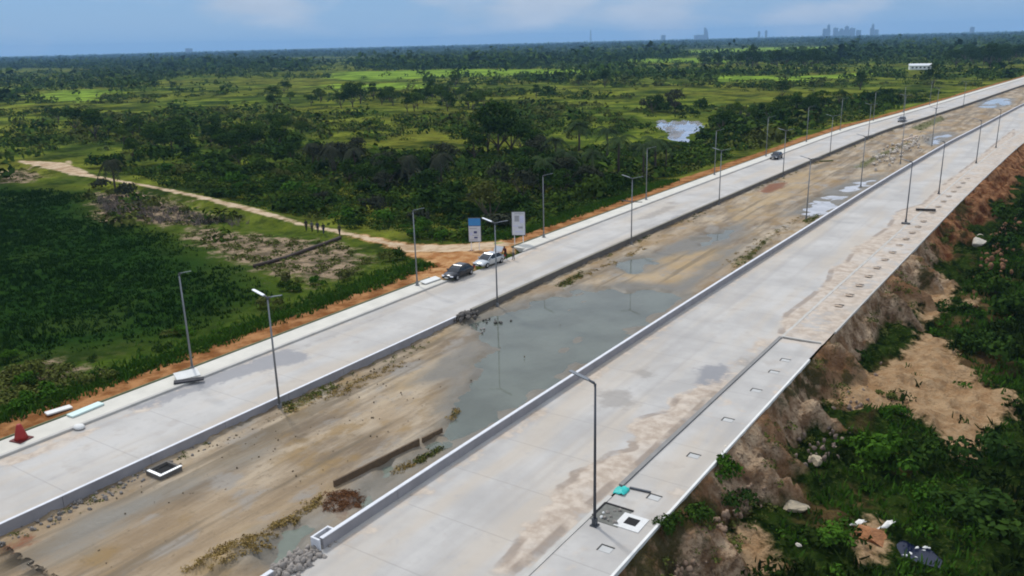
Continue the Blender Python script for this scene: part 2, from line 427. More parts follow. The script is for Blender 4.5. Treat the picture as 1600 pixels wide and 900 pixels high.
WHITE = simple('white_paint', (.56, .57, .59), .7, .22, 1.5)
WALLC = simple('wall_concrete', (.25, .24, .245), .85, .28, .8, bump=.02)
WALLD = simple('weathered_concrete', (.115, .105, .092), .9, .45, .6, bump=.02)
KERBC = simple('kerb_concrete', (.40, .385, .35), .85, .25, .8, obj=False)
PAVEL = simple('pavement_concrete', (.50, .48, .42), .85, .22, .5, obj=False, bump=.02)
PALE = simple('pale_concrete', (.60, .60, .57), .8, .18, 1.2)
DARK = simple('painted_void', (.012, .012, .012), .9, .2)  # darkness inside openings, painted as a near-black colour
GREYD = simple('dark_grey_metal', (.055, .062, .072), .45, .25, 2, .5, .3)
GREYM = simple('grey_galvanised', (.19, .20, .21), .5, .25, 2, .5, .3)
LAMPW = simple('lamp_white', (.72, .74, .76), .35, .06, 2, .5)
LAMPG = simple('lamp_grey', (.15, .165, .18), .4, .1, 2, .5)
PLANK = simple('plank_wood', (.11, .075, .045), .85, .45, 2.5)
BROWN = simple('brown_soil', (.17, .085, .042), .95, .5, 1.6, bump=.08)
RUBBLE = simple('rubble', (.24, .215, .19), .95, .5, 2.2, bump=.06)
SANDR = simple('sand_heap', (.36, .28, .21), .95, .3, 1.8, bump=.05)

# ------------------------------------------------------------------ ground, road, median, bank
S_A, S_B, S_C, S_D, S_E, S_F = -59.6, -57.3, -48.6, -30.75, -20.2, -16.45
def vary(a, b, d0, grow):
    v = [a]; d = d0
    while v[-1] < b:
        v.append(v[-1] + d); d *= grow
    return v
up = vary(20, 170, .5, 1.0) + vary(170.7, 500, .7, 1.012)[1:] + vary(505, 12300, 6, 1.05)+[12400.0]
U_G = np.array([-12400, -6000, -3000, -1500, -800, -400, -200, -100, -50, -25, -12, -4, 2, 6, 10, 13, 16, 18] + up)
lf = [-x for x in vary(59.0, 110, .5, 1.0)] + [-x for x in vary(110.6, 320, .7, 1.012)[1:]] + [-x for x in vary(323, 12200, 4, 1.05)+[12400.0]]
S_G = np.array(sorted(set(lf)) + [-57, -50, -40, -30, -24, -16, -10, 0, 15, 40, 60, 90, 130, 200, 320, 500, 800, 1300, 2200, 4000, 7500, 12400])

TRACK_T = [(25, 251), (60, 252), (92, 254), (115, 258), (150, 274), (180, 280), (210, 285), (290, 300), (400, 325), (482, 350), (532, 360), (625, 380), (700, 386), (775, 384)]
TRACK_B = [(820, 392), (780, 404), (700, 404), (632, 397), (575, 379), (500, 362), (397, 336), (300, 310), (217, 292), (140, 279), (112, 275), (60, 262), (25, 254)]
P_TRACK = poly(TRACK_T + TRACK_B, -1.2)
P_SPUR = poly([(80, 257), (92, 254), (104, 249), (116, 249), (112, 255), (100, 260)], -1.2)
P_JUNC = poly([(610, 390), (700, 392), (775, 388), (830, 380), (862, 366), (862, 374), (800, 395), (715, 428), (655, 452), (640, 440), (690, 420), (660, 405)], -.4)
P_BARE = [poly(q, -1.5) for q in ([(300, 350), (340, 355), (400, 365), (470, 375), (520, 383), (570, 400), (580, 420), (560, 440), (480, 455), (440, 440), (395, 425), (330, 390), (285, 365)],
                                  [(150, 300), (210, 300), (300, 320), (350, 345), (330, 352), (250, 352), (150, 345)],
                                  [(0, 265), (40, 262), (70, 275), (40, 285), (0, 285)],
                                  [(0, 590), (60, 572), (130, 580), (150, 600), (100, 625), (0, 650)])]
P_DARK = poly([(-160, 560), (-160, 290), (0, 283), (60, 290), (140, 300), (180, 345), (260, 360), (320, 390), (390, 430), (430, 470), (380, 490), (300, 530), (200, 545), (120, 560), (0, 575)], -1.5)
P_BRIGHT = [poly(q, -1) for q in ([(520, 122), (525, 112), (640, 109), (760, 107), (860, 108), (990, 110), (860, 116), (700, 119), (600, 124)],
                                  [(1060, 79), (1180, 74), (1330, 72), (1320, 77), (1200, 80), (1075, 83)], [(960, 92), (1090, 90), (1200, 96), (1000, 98)],
                                  [(1120, 118), (1260, 117), (1370, 112), (1370, 116), (1240, 126), (1120, 126)], [(60, 150), (110, 140), (180, 140), (150, 158), (80, 160)], [(500, 132), (640, 128), (700, 136), (560, 140)])]
POND_PX = [(1028, 188), (1037, 186), (1047, 193), (1052, 188), (1060, 190), (1066, 187), (1080, 190), (1088, 187), (1100, 197), (1095, 204), (1080, 208), (1075, 215), (1077, 222), (1060, 221), (1043, 218), (1047, 208), (1030, 200)]
P_POND = poly(POND_PX, -2.0)
DITCH = [ats(400, 420, -1.5), ats(430, 408, -1.5), ats(470, 393, -1.5), ats(530, 372, -1.5)]
P_DITCH = [(DITCH[0][0] - .7, DITCH[0][1] - .5), (DITCH[3][0] - .5, DITCH[3][1] - .7), (DITCH[3][0] + .6, DITCH[3][1] + .6), (DITCH[0][0] + .7, DITCH[0][1] + .6)]
def z_left(s, u):
    d = S_A - s                                # metres outwards from the pavement's edge
    far = np.clip((d - 30) / 200, 0, 1)
    z = np.interp(d, [-2, 0.3, 2.2, 4.5, 8, 14, 1e6], [-.6, .02, -.12, -.45, -1.15, -1.5, -1.5])
    k = np.clip(d / 8, 0, 1)
    near = np.clip(1 - d / 1200, 0, 1)
    z = z + k * near * (fbm(s / 33, u / 33, 1) * .9 + fbm(s / 6, u / 6, 2, 3) * .28)
    z = z + np.clip((d - 1) / 2, 0, 1) * np.clip(1 - d / 10, 0, 1) * fbm(s / 1.3, u / 1.3, 3, 3) * .35
    lv = np.clip((sdf(P_TRACK, s, u) + 2.5) / 3.0, 0, 1); lv = lv * lv * (3 - 2 * lv)
    z = z * (1 - lv) + lv * np.where(d < 14, np.interp(d, [0, 6, 14], [.02, -.5, -1.0]), -1.05)
    jv = np.clip((sdf(P_JUNC, s, u) + 1.5) / 2.5, 0, 1)
    z = z * (1 - jv) + jv * np.maximum(z, np.interp(d, [-3, 0, 8, 20], [0, .03, -.45, -1]))
    pv = sdf(P_POND, s, u) + fbm(s / 2.5, u / 2.5, 4, 3) * 1.6
    z = np.where(pv > -12, z * (1 - np.clip((pv + 12) / 10, 0, 1)) + np.clip((pv + 12) / 10, 0, 1) * (-1.88), z)
    z = z - .5 * np.clip((pv + .6) / 1.6, 0, 1)
    return np.where(s > S_A + .6, np.where(s > -22, -6.0, -1.6), z)
def woodmask(s, u):
    r = np.hypot(s, u)
    m = np.clip((r - 1500) / 1500, 0, 1) * (.62 + fbm(s / 500, u / 500, 2) * .8)
    m = np.maximum(m, np.clip((r - 700) / 500, 0, 1) * np.clip(.38 + fbm(s / 260, u / 160, 4) * 1.3, 0, 1))
    return m
gme = grid_mesh('ground', S_G, U_G, z_left, {
    'track': lambda s, u: np.maximum(sdf(P_TRACK, s, u), sdf(P_SPUR, s, u)),
    'junction': lambda s, u: np.maximum(sdf(P_JUNC, s, u), np.minimum(sdf(P_TRACK, s, u), 5 - (S_A - s) * .18)),
    'bare': lambda s, u: np.maximum.reduce([sdf(p, s, u) for p in P_BARE]),
    'bright': lambda s, u: np.clip(np.maximum.reduce([sdf(p, s, u) for p in P_BRIGHT]), -60, 60),
    'dark': lambda s, u: sdf(P_DARK, s, u),
    'shoulder': lambda s, u: 2.7 - np.abs((S_A - s) - 2.3) + np.clip(.4 - u * .004, -.8, .4),
    'wood': woodmask})
tag(link('ground', gme, M_GROUND), kind='structure')

# roads: the left and the right carriageway
U_R = np.array(vary(-30, 18, 2, 1.0) + vary(18.4, 150, .4, 1.0)[1:] + vary(150.8, 950, .8, 1.012)[1:])
P_WET = [poly(q) for q in ([(196, 640), (240, 622), (310, 594), (400, 560), (446, 545), (482, 553), (484, 560), (470, 566), (425, 575), (370, 590), (300, 612), (232, 640)],
                           [(1088, 583), (1098, 573), (1115, 568), (1135, 574), (1142, 585), (1128, 598), (1108, 612), (1092, 606)],
                           [(1040, 345), (1075, 331), (1085, 330), (1060, 341)])]
P_DAMP = [poly(q) for q in ([(440, 555), (500, 530), (590, 497), (600, 492), (560, 508), (480, 540)], [(985, 580), (1010, 572), (1030, 588), (1000, 596)], [(930, 610), (985, 605), (1000, 640), (930, 640)],
                            [(985, 345), (1040, 322), (1060, 322), (1020, 342)], [(1040, 316), (1055, 314), (1060, 319), (1046, 320)], [(1150, 560), (1190, 552), (1180, 580), (1140, 570)], [(660, 440), (700, 428), (690, 438), (665, 447)])]
P_SAND = [poly(q, .05) for q in ([(760, 895), (795, 860), (812, 832), (835, 805), (842, 792), (862, 780), (870, 758), (890, 748), (892, 735), (925, 725), (950, 705), (985, 700), (975, 665), (1000, 650), (1040, 640), (1060, 612), (1100, 600), (1125, 612), (1007, 722), (960, 760), (915, 800), (850, 862), (800, 900)],
                                 [(1215, 520), (1225, 490), (1260, 465), (1290, 440), (1296, 420), (1320, 408), (1335, 385), (1350, 378), (1385, 355), (1400, 330), (1440, 318), (1470, 290), (1530, 245), (1585, 200), (1590, 240), (1480, 330), (1390, 420), (1290, 530)])]
P_TANL = [poly(q) for q in ([(0, 720), (100, 682), (230, 634), (290, 602), (240, 640), (180, 660), (100, 700), (0, 740)], [(780, 412), (860, 376), (940, 345), (880, 375), (800, 410)])]
def a_wet(s, u): return np.maximum.reduce([sdf(p, s, u) for p in P_WET])
def a_damp(s, u): return np.maximum.reduce([sdf(p, s, u) for p in P_DAMP])
def a_sand(s, u):
    m = np.maximum.reduce([sdf(p, s, u) for p in P_SAND])
    right = np.clip((s + 21.6) * 0.7, -2, .25) - .25 + fbm(s / 3, u / 4, 2) * .5
    m = np.maximum(m, np.where(s > S_D, right - .35 * (u < 30), -9))
    m = np.maximum(m, np.where((s > S_D) & (s < -29.2), .25 - (s - S_D) * .5 + fbm(s, u / 3, 3) * .5, -9))
    m = np.maximum(m, np.where(s < S_C, np.maximum.reduce([sdf(p, s, u) for p in P_TANL]) - .2, -9))
    m = np.maximum(m, np.where((s < -55.8), -.12 - (s + 57.3) * .4 + fbm(s, u / 6, 4) * .6, -9))
    return m
def a_rim(s, u):
    m = np.maximum.reduce([sdf(p, s, u) for p in P_SAND])
    return np.clip(1 - np.abs(m - .25) / .5, 0, 1)
ATT = {'wet': a_wet, 'damp': a_damp, 'sand': a_sand, 'rim': a_rim}
def z_road(s, u):
    z = .02 * np.sin((s - S_D) / 10 * math.pi) + fbm(s / 3, u / 3, 1, 2) * .012
    m = np.maximum.reduce([sdf(p, s, u) for p in P_SAND]) + fbm(s / 1.1, u / 1.1, 2, 3) * .5
    return z + np.where(s > S_D, np.clip(m / .8, 0, 1) * .09 + np.clip(m / 2, 0, 1) * fbm(s / .7, u / .7, 3, 3) * .05, 0)
rl = link('road', grid_mesh('left_road', np.linspace(S_B + .12, S_C + .02, 24), U_R, z_road, ATT), M_ROAD); tag(rl, kind='structure')
rr = link('road', grid_mesh('right_road', np.linspace(S_D - .1, S_E + .02, 30), U_R, z_road, ATT), M_ROAD); tag(rr, kind='structure')

# strips swept along the road: kerbs, pavements, walls
def strip(name, prof, u0, u1, m, parent=None, wob=None, du=1.5, close=True):
    """prof: closed outline [(s,z)...] swept from u0 to u1"""
    us = [u0]
    while us[-1] < u1: us.append(min(u1, us[-1] + du * (1 if us[-1] < 200 else 3)))
    mb = MB(); rings = []
    for u in us:
        rings.append([S2W(s + (wob(u) if wob else 0), u, z) for s, z in prof])
    mb.loft(rings, cap=close)
    return mb.build(name, m, parent)
tag(strip('kerb', [(S_B - .16, -.3), (S_B + .14, -.3), (S_B + .14, .13), (S_B + .11, .16), (S_B - .16, .16)], -30, 72.4, KERBC), kind='structure')
tag(strip('kerb', [(S_B - .16, -.3), (S_B + .14, -.3), (S_B + .14, .13), (S_B + .11, .16), (S_B - .16, .16)], 87.5, 950, KERBC), kind='structure')
for a, b in ((-30, 71.5), (88.5, 950)):
    tag(strip('pavement', [(S_A - .1, -.4), (S_B - .163, -.4), (S_B - .163, .142), (S_A + .05, .142), (S_A - .1, .10)], a, b, PAVEL), kind='structure')
    e = strip('edging_kerb', [(S_A - .26, -.4), (S_A - .103, -.4), (S_A - .103, .20), (S_A - .26, .20)], a, b, simple('mossy_edging', (.10, .115, .06), .9, .4, 1.0, obj=False)); tag(e, kind='structure')
# apron of the junction between track and road
# right pavement slab: a wide covered drain, built up in the near part, sand covered farther on
slab = tag(link('pavement', grid_mesh('right_pavement', np.linspace(S_E + .28, S_F - .02, 20), np.array([q for q in U_R]), lambda s, u: .155 + fbm(s / 2, u / 2, 1, 2) * .012 + np.where(u > 71, -.08 + np.clip(fbm(s / 1.5, u / 2.5, 2, 3), 0, 1) * .22, 0),
    {'wet': lambda s, u: s * 0 - 9, 'damp': lambda s, u: s * 0 - 2 + fbm(s / 2, u / 2, 3) * 1.2, 'sand': lambda s, u: np.clip((u - 70) / 3, -.62, .30) + fbm(s / 2, u / 3, 5) * .7 + .08, 'rim': lambda s, u: s * 0}), M_ROAD), kind='structure')
tag(strip('kerb', [(S_E - .02, -.3), (S_E + .26, -.3), (S_E + .26, .20), (S_E - .02, .20)], -30, 39.2, KERBC), kind='structure')
tag(strip('kerb', [(S_E - .02, -.3), (S_E + .26, -.3), (S_E + .26, .26), (S_E - .02, .26)], 40.6, 71.2, simple('grey_kerb', (.20, .195, .185), .9, .3, 1, obj=False)), kind='structure')
tag(strip('kerb', [(S_E - .02, -.3), (S_E + .26, -.3), (S_E + .26, .085), (S_E - .02, .085)], 71.2, 950, KERBC), kind='structure')
tag(strip('kerb', [(S_F - .02, -1.2), (S_F + .13, -1.2), (S_F + .13, .21), (S_F - .02, .21)], -30, 67, PALE), kind='structure')
tag(strip('kerb', [(S_F - .02, -1.2), (S_F + .13, -1.2), (S_F + .13, .16), (S_F - .02, .16)], 75, 950, KERBC), kind='structure')
mb = MB(); mb.box((0, 0, 0), (3.3, .22, .12)); sl_end = mb.build('kerb', KERBC, loc=S2W(-18.3, 71.4, .2)); tag(sl_end, kind='structure')

# median: muddy strip with pools
POOLS = {
 'main': ([(738, 508), (765, 494), (800, 482), (835, 470), (870, 461), (905, 451), (930, 457), (960, 454), (985, 458), (1005, 453), (1050, 456), (1070, 464), (1048, 478), (1010, 505), (960, 540), (920, 566), (880, 590), (830, 622), (780, 655), (730, 684), (705, 692), (700, 676), (712, 655), (706, 636), (718, 615), (735, 590), (748, 565), (762, 545), (748, 530)], M_POOL),
 'small': ([(962, 421), (970, 410), (990, 404), (1015, 404), (1024, 414), (1008, 424), (985, 428)], M_POOL),
 'mid': ([(1084, 380), (1098, 367), (1125, 361), (1152, 355), (1158, 362), (1140, 376), (1112, 383), (1092, 388)], M_POOL),
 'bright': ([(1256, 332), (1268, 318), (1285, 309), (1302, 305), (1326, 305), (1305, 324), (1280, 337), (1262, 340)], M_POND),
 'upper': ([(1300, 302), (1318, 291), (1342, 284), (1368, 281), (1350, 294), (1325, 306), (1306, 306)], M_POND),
 'rut': ([(628, 730), (650, 712), (682, 694), (700, 690), (692, 700), (655, 722), (636, 738)], M_POOL),
 'near': ([(420, 868), (428, 838), (450, 826), (478, 812), (498, 822), (484, 840), (474, 858), (445, 880), (425, 882)], M_POOLG),
 'second': ([(556, 792), (564, 758), (590, 742), (612, 724), (622, 735), (622, 752), (600, 772), (578, 790)], M_POOLG),
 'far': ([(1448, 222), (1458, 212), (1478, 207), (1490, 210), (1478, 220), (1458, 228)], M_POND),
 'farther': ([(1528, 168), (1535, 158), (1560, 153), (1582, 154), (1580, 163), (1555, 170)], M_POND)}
ZP = -.72
PP = {k: poly(v[0], ZP) for k, v in POOLS.items()}
P_HEAP = [(poly([(505, 800), (520, 768), (560, 768), (565, 790), (540, 806)], -.4), .30), (poly([(290, 890), (360, 850), (430, 830), (418, 870), (400, 895), (330, 905)], -.4), .5), (poly([(500, 778), (520, 760), (540, 768), (515, 785)], -.4), .3)]
P_OCHRE = [poly(q, -.6) for q in ([(300, 880), (420, 800), (500, 760), (520, 770), (430, 830), (420, 870), (330, 900)], [(600, 735), (690, 690), (640, 720), (615, 745)], [(1100, 380), (1150, 330), (1240, 270), (1290, 262), (1260, 300), (1170, 345), (1120, 390)], [(930, 440), (1000, 400), (1080, 385), (1150, 395), (1080, 440), (960, 445)], [(1400, 225), (1440, 200), (1480, 190), (1470, 200), (1420, 225)], [(580, 600), (680, 545), (700, 570), (600, 640)])]
P_RED = [poly(q, -.5) for q in ([(505, 800), (515, 772), (556, 766), (566, 788), (540, 806)], [(1185, 300), (1200, 288), (1232, 284), (1225, 294), (1200, 302)], [(0, 850), (50, 830), (55, 845), (0, 870)])]
P_WEED = [poly(q, -.5) for q in ([(440, 632), (520, 600), (545, 598), (500, 620), (450, 650)], [(1140, 412), (1170, 395), (1200, 370), (1215, 360), (1180, 400), (1150, 418)], [(1255, 345), (1290, 325), (1275, 342), (1262, 350)], [(870, 445), (900, 430), (920, 420), (905, 436), (880, 452)], [(640, 720), (700, 690), (690, 705), (650, 728)], [(700, 655), (716, 640), (722, 660), (705, 682)], [(1330, 262), (1370, 240), (1440, 215), (1400, 235), (1350, 262)], [(1420, 200), (1470, 180), (1480, 186), (1440, 205)])]
P_MUD = [poly(q, -.6) for q in ([(40, 870), (140, 800), (240, 768), (330, 742), (430, 690), (420, 706), (330, 762), (240, 800), (130, 860), (60, 890)], [(640, 600), (690, 560), (730, 520), (750, 500), (760, 560), (720, 640), (700, 690), (680, 690), (700, 640), (690, 600)], [(420, 840), (480, 800), (640, 720), (700, 690), (710, 690), (620, 745), (500, 830)], [(880, 470), (960, 440), (1060, 445), (1120, 400), (1180, 370), (1070, 470), (900, 475)], [(950, 430), (1010, 395), (1100, 360), (1170, 345), (1150, 380), (1060, 400)], [(1220, 340), (1300, 290), (1390, 270), (1300, 330)])]
def a_mud(s, u): return np.maximum(a_pool(s, u), np.maximum.reduce([sdf(p, s, u) for p in P_MUD]) - 1.1)
def a_pool(s, u): return np.maximum.reduce([sdf(p, s, u) for p in PP.values()])
def mx(ps, w_=.5): return lambda s, u: np.clip(np.maximum.reduce([sdf(p, s, u) for p in ps]) / w_ * .5 + .5, -.4, 1)
def z_med(s, u):
    e = np.minimum(s - S_C, S_D - s)
    z = -.52 + fbm(s / 5, u / 9, 1) * .14 + fbm(s / 1.2, u / 2.0, 2, 3) * .07 + np.clip(1 - e / 1.6, 0, 1) * fbm(s / .6, u / .6, 5, 3) * .30
    z = np.maximum(z, -.66)
    pd = a_pool(s, u) + fbm(s / 2.2, u / 2.2, 3, 4) * 2.0
    z = z - .30 * np.clip((pd + .5) / 1.3, 0, 1)
    for p, h in P_HEAP:
        q = np.clip(sdf(p, s, u) + .2, 0, 1.6) / 1.2
        z = z + q * h * (1 + fbm(s / .5, u / .5, 4, 3) * 1.2)
    return z
U_M = np.array(vary(-30, 17, 2, 1.0) + vary(17.3, 120, .3, 1.0)[1:] + vary(120.5, 900, .5, 1.010)[1:])
med = link('median_ground', grid_mesh('median', np.linspace(S_C - .05, S_D + .05, 62), U_M, z_med,
    {'pool': a_mud, 'edge': lambda s, u: np.minimum((s - S_C) * .8, (S_D - s) * 1.6), 'ochre': mx(P_OCHRE, 2.0), 'redsoil': mx(P_RED, 1.0), 'weeds': mx(P_WEED, 1.0)}), M_MEDIAN)
tag(med, kind='structure')
def water(name, ps, z, m, grow=2.2, clip=None, lab=None):
    c = np.mean(np.array(ps), 0); vs = []
    for s, u in ps:
        d = np.array([s, u]) - c; L = np.hypot(*d); d = d * (1 + grow / L)
        s2, u2 = c + d
        if clip: s2 = min(max(s2, clip[0]), clip[1])
        vs.append(S2W(s2, u2, z))
    me = bpy.data.meshes.new(name); bm = bmesh.new()
    f = bm.faces.new([bm.verts.new(v) for v in vs]); bmesh.ops.triangulate(bm, faces=[f]); bmesh.ops.recalc_face_normals(bm, faces=bm.faces)
    for f in bm.faces:
        if f.normal.z < 0: f.normal_flip()
    bm.to_mesh(me); bm.free()
    return tag(link(name, me, m), kind='structure')
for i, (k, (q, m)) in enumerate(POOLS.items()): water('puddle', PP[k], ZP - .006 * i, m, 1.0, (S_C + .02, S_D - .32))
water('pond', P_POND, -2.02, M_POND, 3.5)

# embankment on the right: eroded bank and the low ground below it
P_SAND_R = [poly(q, -3.4) for q in ([(1282, 640), (1300, 606), (1360, 585), (1420, 556), (1440, 520), (1475, 520), (1490, 560), (1530, 590), (1590, 615), (1590, 640), (1545, 660), (1535, 700), (1515, 722), (1490, 700), (1470, 672), (1430, 660), (1400, 640), (1340, 655), (1310, 660)],
                                    [(1130, 860), (1160, 838), (1200, 850), (1210, 900), (1120, 910)], [(1430, 470), (1470, 440), (1500, 450), (1470, 500), (1440, 510)], [(1330, 830), (1365, 815), (1390, 835), (1375, 880), (1340, 890)],
                                    [(1500, 480), (1530, 470), (1520, 490)], [(1380, 470), (1410, 450), (1440, 480), (1410, 520)], [(1270, 560), (1300, 570), (1340, 600), (1290, 640), (1240, 620)])]
def spur(u): return np.clip(1 - np.abs(fbm(u / 6.0, u * 0 + 3.3, 1, 2)) * 4.2, 0, 1)
def bankw(u): return (2.0 + 4.0 * spur(u) ** 1.3) * (1 - .5 * np.clip(1 - np.abs(u - 69) / 8, 0, 1)) + 1.0 * np.clip((u - 110) / 60, 0, 1)
P_BLUE = poly([(1398, 846), (1412, 838), (1432, 850), (1452, 852), (1474, 872), (1470, 886), (1446, 882), (1432, 876), (1408, 868)], -3.5)
def z_bank(s, u):
    d = s - S_F - .12
    wv = np.maximum(bankw(u) + fbm(s / 2, u / 2, 4, 3) * .9, .8)
    t = np.clip(d / wv, 0, 1)
    pw = np.clip(.80 + .45 * spur(u) + fbm(u / 4, s / 4, 2, 3) * .9, .45, 1.8)
    low = -3.2 + np.clip(1 - d / 9, 0, 1) * np.clip(fbm(s / 3.2, u / 3.2, 4, 2) + .1, 0, 1) * 2.4 + fbm(s / 9, u / 9, 1) * 1.0 + fbm(s / 2.2, u / 2.2, 2, 3) * .45 - .02 * np.clip(d - 10, 0, 30)
    top = .04 + fbm(s / 2, u / 3, 5) * .12
    z = top * (1 - t ** pw) + low * t ** pw
    rough = np.clip(t * (1.15 - t) * 4, 0, 1)
    z = z + rough * (fbm(s / 1.4, u / 1.4, 3, 4) * 1.25 + fbm(s / .45, u / .45, 5, 2) * .34)
    pb = np.clip((sdf(P_BLUE, s, u) + .5) / .8, 0, 1); z = z * (1 - pb) + pb * np.minimum(z, -3.95)
    nr = np.clip((sdf(P_BLUE, s, u) + 3.0) / 2.0, 0, 1) * (1 - pb); z = z * (1 - nr) + nr * np.clip(z, -3.6, -3.3)
    return np.where(d < .05, np.minimum(z, .06), z)
def a_face(s, u):
    d = s - S_F - .12
    wv = np.maximum(bankw(u) + fbm(s / 2, u / 2, 4, 3) * .9, .8)
    return np.clip(1.25 - d / wv * .85, 0, 1)
U_B = np.array(vary(15, 150, .3, 1.0) + vary(150.5, 600, .5, 1.014)[1:])
S_BK = np.array(vary(S_F + .1, -3, .22, 1.0) + vary(-2.6, 60, .4, 1.04)[1:])
bk = link('embankment', grid_mesh('bank', S_BK, U_B, lambda s, u: np.where(s > 45, z_bank(s, u) - (s - 45) * .2, z_bank(s, u)),
    {'sand': lambda s, u: np.maximum.reduce([sdf(p, s, u) for p in P_SAND_R]), 'face': a_face,
     'red': lambda s, u: np.clip((u - 118) / 16 + .5, 0, 1), 'weedy': lambda s, u: .22 + fbm(s / 3, u / 6, 2) * 1.0 + .35 * ((u > 76) & (u < 84)) + .5 * ((u > 128) & (u < 150)) - .4 * (u > 155)}), M_BANK)
tag(bk, kind='structure')
water('puddle', P_BLUE, -3.62, M_DARKW, .25)

# low walls that edge the median
def wall_thing(name, label, u0, u1, s0, s1, zb, zt, mbody, mcap, capz=.06, proud=.03, joint=6.0):
    root = empty(name, S2W(s0, u0, zb), 0, label, 'wall')
    a = u0
    while a < u1 - .05:
        b = min(u1, a + joint * (1 if a < 160 else 6))
        seg = strip('wall_segment', [(s0, zb), (s1, zb), (s1, zt), (s0, zt)], a + .012, b - .012, mbody, du=2.0); seg.parent = root; seg.matrix_parent_inverse = Matrix.Translation(-root.location)
        a = b
    cp = strip('coping', [(s0 - proud, zt + .003), (s1 + proud, zt + .003), (s1 + proud, zt + capz), (s0 - proud, zt + capz)], u0 - .02, u1 + .02, mcap); cp.parent = root; cp.matrix_parent_inverse = Matrix.Translation(-root.location)
    return root
wr = wall_thing('median_wall', 'long low purple grey concrete wall with bright white top along the right road', 26.6, 460, S_D - .22, S_D, -1.0, .62, WALLC, WHITE, .05, .012)
eb = MB()
for c, d in (((-.52, 0, -.1), (.12, 1.3, 1.5)), ((-.2, -.59, -.1), (.52, .12, 1.5)), ((-.2, .59, -.1), (.52, .12, 1.5))): eb.box(c, d)
b_ = eb.build('end_chamber', WHITE, None, loc=S2W(S_D - .12, 27.0, 0)); b_.parent = wr; b_.matrix_parent_inverse = Matrix.Translation(-wr.location)
wall_thing('median_wall', 'short end of white topped wall in front of the grey rubble at the bottom', 10, 23.2, S_D - .22, S_D, -1.0, .62, WALLC, WHITE, .05, .012)
wall_thing('median_wall', 'low bluish grey wall with white top edge along the left road near the camera', -20, 61.6, S_C, S_C + .20, -1.1, .10, WALLC, WHITE, .04, .01)
wall_thing('median_wall', 'dark weathered low wall along the left road behind the large pool', 64.2, 900, S_C, S_C + .30, -1.1, .14, WALLD, simple('stained_coping', (.20, .185, .15), .9, .3, .5), .05, .02)

# ------------------------------------------------------------------ street lamps
def head_mesh(d):
    mb = MB(); c = math.cos(R(14)); q = math.sin(R(14))
    def P(x, y, z): return (d * (x * c - z * q), y, x * q + z * c)
    v = [P(x, y, z) for x, w_, zt in ((.35, .08, .05), (.5, .13, .06), (1.5, .13, .05), (1.62, .10, .04)) for y, z in ((-w_, 0), (w_, 0), (w_, zt), (-w_, zt))]
    f = []
    for i in range(3):
        for k in range(4): f.append((i * 4 + k, i * 4 + (k + 1) % 4, i * 4 + 4 + (k + 1) % 4, i * 4 + 4 + k))
    f += [(3, 2, 1, 0), (12, 13, 14, 15)]
    return mb.add(v, f)
def brk_mesh(d):
    return MB().tube([(0, 0, -.12), (d * .08, 0, .02), (d * .42, 0, .12)], [.095, .08, .06], 8)
def lamp(h, dirs, mpole, extra=False, mh=None):
    root = empty('street_lamp', (0, 0, 0))
    MB().tube([(0, 0, 0), (0, 0, h * .5), (0, 0, h)], [.092, .075, .055], 10).build('pole', mpole, root, smooth=True)
    mb = MB(); mb.box((0, 0, .02), (.42, .42, .04)); mb.box((0, 0, .25), (.24, .24, .42))
    for x in (-.16, .16):
        for y in (-.16, .16): mb.box((x, y, .06), (.05, .05, .05))
    mb.build('base_plate', mpole, root)
    for d in dirs:
        brk_mesh(d).build('arm', GREYD, root, loc=(0, 0, h)); head_mesh(d).build('lamp_head', (LAMPW if d < 0 else LAMPG) if mh else LAMPG, root, loc=(0, 0, h))
    if extra:
        for d in (-1, 1): MB().tube([(0, 0, h - 3.1), (d * 1.5, 0, h - 3.0)], .05, 6).build('cross_arm', GREYD, root)
    return root
PROTO = {}
def put_lamp(key, s, u, z, label, group=None):
    if key not in PROTO:
        o = lamp(*{'L': (8.5, (1,), GREYM), 'M': (9.0, (-1, 1), GREYM), 'MW': (9.0, (-1, 1), GREYM, False, 1), 'MX': (9.0, (-1, 1), GREYM, True), 'R': (8.5, (-1,), GREYD)}[key]); PROTO[key] = o
    else: o = copy_thing(PROTO[key])
    o.location = S2W(s, u, z); o.rotation_euler = (0, 0, -math.atan((float(G(s, u + 1) - G(s, u - 1))) / 2))
    return tag(o, label, 'street lamp', group)
GP = 'street lamps along the two carriageways'
for i, (u, lab) in enumerate([(39, 'thin grey single-arm lamp post beside the propped broken slab before the dark green field'), (68.3, 'single-arm lamp post beside the flat white slab just ahead of the parked black car'),
        (95.2, 'tall single-arm lamp post against dark trees just past the white sign board'), (127, 'single-arm lamp post on outer pavement behind the post with two pairs of arms')]):
    put_lamp('L', -58.95, u, .142, lab, GP)
ORD = ['nearest', 'second', 'third', 'fourth', 'fifth', 'sixth', 'farthest']
for i, u in enumerate((157, 187, 217, 247, 278, 310, 345)): put_lamp('L', -58.95, u, .142, ORD[i] + ' of the small distant single-arm lamps on the outer pavement past the pond', 'distant single-arm lamps on the outer pavement')
for u, k, lab in [(38.6, 'MW', 'double-arm lamp post on the near median edge opposite the wet grey road patch'), (68.0, 'MW', 'double-arm lamp post at the corner of the large pool in front of the parked cars'),
        (99.5, 'MX', 'lamp post with two pairs of arms beside the median wall past the parked cars'), (131, 'M', 'double-arm lamp post at the median edge by the road near the sky-lit pond')]:
    put_lamp(k, -47.9, u, -.62, lab, GP)
for i, u in enumerate((164, 197, 232, 268, 305, 345)): put_lamp('M', -47.9, u, -.62, ORD[i if i < 5 else 6] + ' of the small distant double-arm lamps along the left edge of the median', 'distant double-arm lamps along the left edge of the median')
